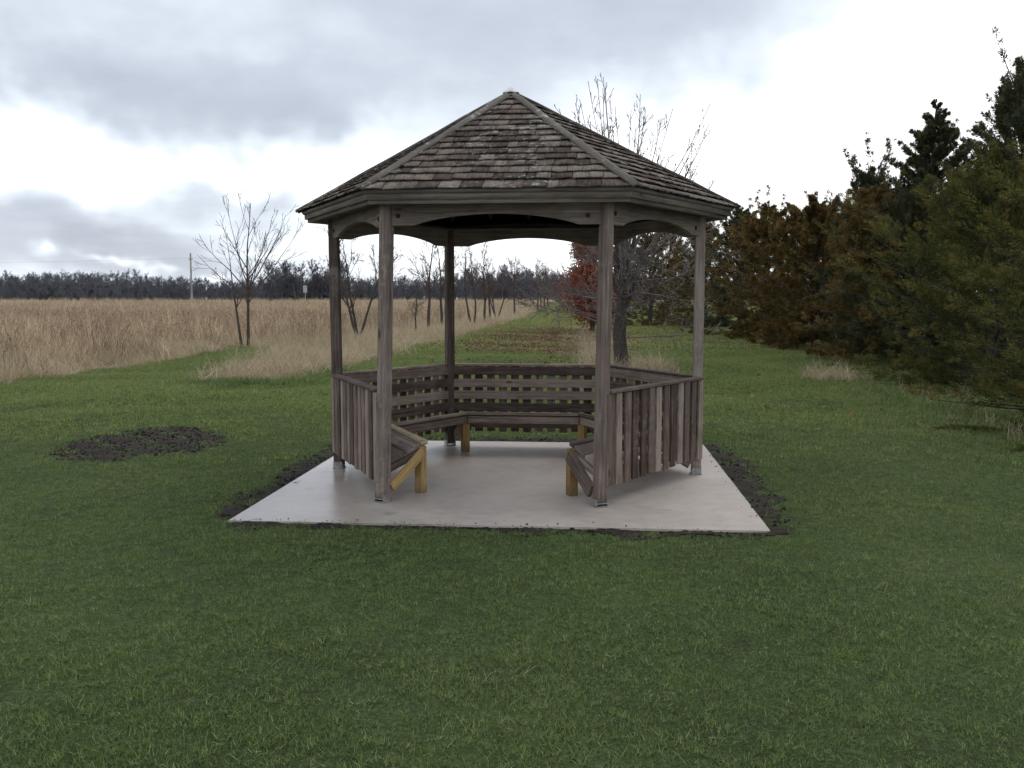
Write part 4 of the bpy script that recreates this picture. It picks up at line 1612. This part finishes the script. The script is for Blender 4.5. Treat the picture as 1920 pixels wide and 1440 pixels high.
CEDG = 'cedars of the dark windbreak on the right'
near_kw = dict(ln=(0.035, 0.08), wd=(0.008, 0.014))
far_kw = dict(ln=(0.07, 0.14), wd=(0.020, 0.034))
cedars = [
    # x, y, h, R, (n1,n2,n3), colour, options, label
    (7.5, 11.3, 3.5, 2.1, (260, 16, 59), 'cedar_green', dict(skirt=0.30, lead=5, **near_kw), 'nearest olive green cedar cut off by the right picture edge'),
    (8.65, 17.0, 4.0, 2.3, (270, 16, 59), 'cedar_green', dict(skirt=0.30, lead=8, **near_kw), 'broad olive green cedar below the narrow dark spire'),
    (10.75, 20.3, 6.6, 2.2, (230, 14, 54), 'cedar_dark', dict(upright=0.85, skirt=0.25, lead=20, ln=(0.05, 0.11), wd=(0.013, 0.023)), 'tallest dark cedar with ragged upright tips at the right edge'),
    (10.25, 23.4, 6.5, 2.1, (330, 14, 49), 'cedar_dark', dict(upright=0.45, skirt=0.12, lead=0, cone=0.50, ln=(0.05, 0.11), wd=(0.013, 0.023)), 'dark cedar with one narrow pointed spire above the hedge line'),
    (9.9, 24.6, 4.4, 2.4, (230, 14, 54), 'cedar_bronze', dict(skirt=0.28, lead=8, ln=(0.055, 0.11), wd=(0.014, 0.023)), 'bronze green cedar with drooping layered boughs below the spire'),
    (10.9, 29.3, 5.6, 1.7, (150, 12, 45), 'cedar_dark', dict(upright=0.8, skirt=0.2, lead=23, **far_kw), 'loose dark cedar whose thin tips stick up left of the spire'),
    (10.0, 31.5, 4.7, 2.5, (220, 13, 49), 'cedar_bronze', dict(skirt=0.3, lead=13, **far_kw), 'broad rusty bronze cedar right of the gazebo roof corner'),
    (10.2, 38.0, 5.2, 2.5, (200, 12, 45), 'cedar_bronze', dict(skirt=0.3, lead=15, **far_kw), 'rusty cedar directly behind the right gazebo post'),
    (10.7, 44.5, 5.8, 2.6, (190, 12, 45), 'cedar_dark', dict(skirt=0.3, lead=17, **far_kw), 'dark cedar with ragged top just right of the roof corner'),
    (10.6, 52.5, 5.8, 2.9, (190, 11, 40), 'cedar_bronze', dict(skirt=0.3, lead=13, **far_kw), 'far bronze cedar seen through the twigs of the big bare tree'),
    (12.9, 27.0, 5.2, 2.4, (150, 12, 40), 'cedar_dark', dict(skirt=0.25, lead=11, **far_kw), 'dark cedar filling the gap behind the bronze one and the spire'),
    (12.9, 34.5, 5.3, 2.6, (150, 12, 40), 'cedar_dark', dict(skirt=0.25, lead=13, **far_kw), 'dark cedar behind the broad rusty one'),
    (12.0, 14.8, 4.9, 2.3, (170, 13, 45), 'cedar_dark', dict(skirt=0.25, lead=10, **near_kw), 'dark cedar hidden mostly behind the nearest olive green one'),
    (10.4, 63.0, 6.4, 3.2, (170, 11, 36), 'cedar_bronze', dict(skirt=0.3, lead=11, **far_kw), 'farthest bronze cedar behind the red-leaved oak'),
    (8.3, 57.0, 5.4, 2.7, (190, 11, 40), 'cedar_bronze', dict(skirt=0.3, lead=20, **far_kw), 'bronze cedar between the red-leaved oak and the right gazebo post'),
    (13.4, 41.0, 5.6, 2.6, (140, 11, 40), 'cedar_dark', dict(skirt=0.25, lead=13, **far_kw), 'dark cedar in the back row behind the ragged-topped one'),
    (13.6, 20.8, 5.4, 2.4, (150, 12, 40), 'cedar_dark', dict(skirt=0.25, lead=10, **far_kw), 'dark cedar in the back row beyond the tallest one'),
]
for q, (x_, y_, h_, R_c, nn, mt_, kw, lab) in enumerate(cedars):
    cm, tm = cedar_mesh(60 + q, h_, R_c, *nn, **kw)
    t = empty('cedar_tree', gl(x_, y_), 0.0)
    tag(t, lab, 'tree', CEDG)
    link('trunk', tm, M['bark'], t)
    link('crown', cm, M[mt_], t)

# ------------------------------------------------------------------ far wood, pole, sign
wm = []
for q in range(6):
    rg = np.random.default_rng(300 + q)
    tb = (Tubes(), Tubes())
    cw = {0: (24, 0.40, 0.75, 0.05, 0.06, 4), 1: (11, 0.5, 0.65, 0.05, 0.10, 3), 2: (5, 0.6, 0.6, 0.04, 0.12, 3), 'min_r': 0.028, 't0': 0.08}
    grow(tb, rg, np.array([0, 0, 0.0]), np.array([0, 0, 1.0]), 8.0, 0.16, 0, cw, 2)
    grow(tb, rg, np.array([0.6, 0.4, 0.0]), unit(np.array([0.2, 0.1, 1.0])), 6.0, 0.12, 0, cw, 2)
    V = np.concatenate(tb[0].V + tb[1].V)
    Q = np.concatenate([np.concatenate(tb[0].Q), np.concatenate(tb[1].Q) + tb[0].n])
    wm.append(np_mesh('woodland_tree', V, [Q]))
wood_c = proto_collection('woodland_tree', wm, M['woodbark_haze'])
xw, yw, sw = [], [], []
for (yy, st, s0, x0, x1) in ((252, 0.7, 0.34, -200, 90), (255, 0.8, 0.52, -200, 90), (259, 0.9, 0.74, -200, 90), (264, 1.0, 0.92, -205, 95), (271, 1.1, 1.04, -210, 100), (280, 1.3, 1.13, -215, 110), (292, 1.6, 1.22, -220, 120)):
    xv = np.arange(x0, x1, st)
    xw.append(xv + g.uniform(-1, 1, len(xv)))
    yw.append(yy + g.uniform(-3, 3, len(xv)))
    sw.append(s0 * g.uniform(0.9, 1.04, len(xv)) * (1 + 0.13 * np.sin(xv * 0.038 + 1.0) + 0.07 * np.sin(xv * 0.09) + 0.06 * np.sin(xv * 0.31)) * 0.74)
# taller pale clump right of the sign
xv = g.uniform(-62, -44, 26)
xw.append(xv); yw.append(g.uniform(240, 250, 26)); sw.append(g.uniform(1.0, 1.25, 26))
xv = g.uniform(-12, 6, 16)
xw.append(xv); yw.append(g.uniform(235, 250, 16)); sw.append(g.uniform(0.8, 1.05, 16))
xw, yw, sw = np.concatenate(xw), np.concatenate(yw), np.concatenate(sw)
scatter('woodland', zpts(xw, yw, -0.2), sw, wood_c, 'leafless grey wood along the far side of the field', 0.03)

# utility pole
x_, y_ = -50.5, 150.0
pole = empty('utility_pole', gl(x_, y_))
tag(pole, 'tall pale utility pole standing at the far side of the field', 'utility pole')
tp = Tubes()
tp.add([[0, 0, 0], [0, 0, 4], [0, 0, 7.6]], [0.17, 0.15, 0.12], 8)
M['pole'] = flat_mat('pale_pole_wood', (0.26, 0.25, 0.24), (0.42, 0.41, 0.40), 0.8)
link('pole', tp.mesh('pole'), M['pole'], pole)
board('crossarm', (-0.3, 0, 6.6), (0.3, 0, 6.6), 0.1, 0.1, M['pole'], pole)
for sx_ in (-0.25, 0.25):
    bm = bmesh.new()
    bmesh.ops.create_cone(bm, cap_ends=True, segments=8, radius1=0.06, radius2=0.035, depth=0.2)
    o = link('insulator', bm_mesh('insulator', bm), M['pole'], pole)
    o.location = (sx_, 0, 6.77)
M['wire'] = flat_mat('dull_wire', (0.16, 0.16, 0.17), (0.2, 0.2, 0.21), 1.0)
zp = float(H(x_, y_))
for q, (xa, xb) in enumerate(((-150, x_), (x_, 60))):
    tp = Tubes()
    pts = []
    for t in np.linspace(0, 1, 13):
        xx = xa + (xb - xa) * t
        pts.append((xx, y_, zp + 6.86 - 0.9 * 4 * t * (1 - t)))
    tp.add(pts, np.full(13, 0.010), 4)
    tag(link('power_line', tp.mesh('power_line'), M['wire']), ('thin overhead wire running left from the utility pole', 'thin overhead wire running right from the utility pole')[q], 'wire', 'overhead wires over the field')

# back of a road sign
x_, y_ = -32.6, 150.0
sg = empty('road_sign', gl(x_, y_))
tag(sg, 'grey back of a small road sign on a post before the far wood', 'road sign')
bm = bmesh.new()
bmesh.ops.create_cube(bm, size=1, matrix=Matrix.Translation((0, 0, 2.0)) @ Matrix.Diagonal((0.62, 0.03, 1.15, 1)))
bmesh.ops.bevel(bm, geom=list(bm.edges), offset=0.01, segments=1, affect='EDGES')
M['sign'] = flat_mat('sign_back', (0.30, 0.31, 0.32), (0.42, 0.43, 0.44), 1.0, 0.6)
link('sign_panel', bm_mesh('sign_panel', bm), M['sign'], sg)
board('post', (0, 0.05, 0), (0, 0.05, 2.5), 0.07, 0.07, M['sign'], sg, (0, 1, 0))
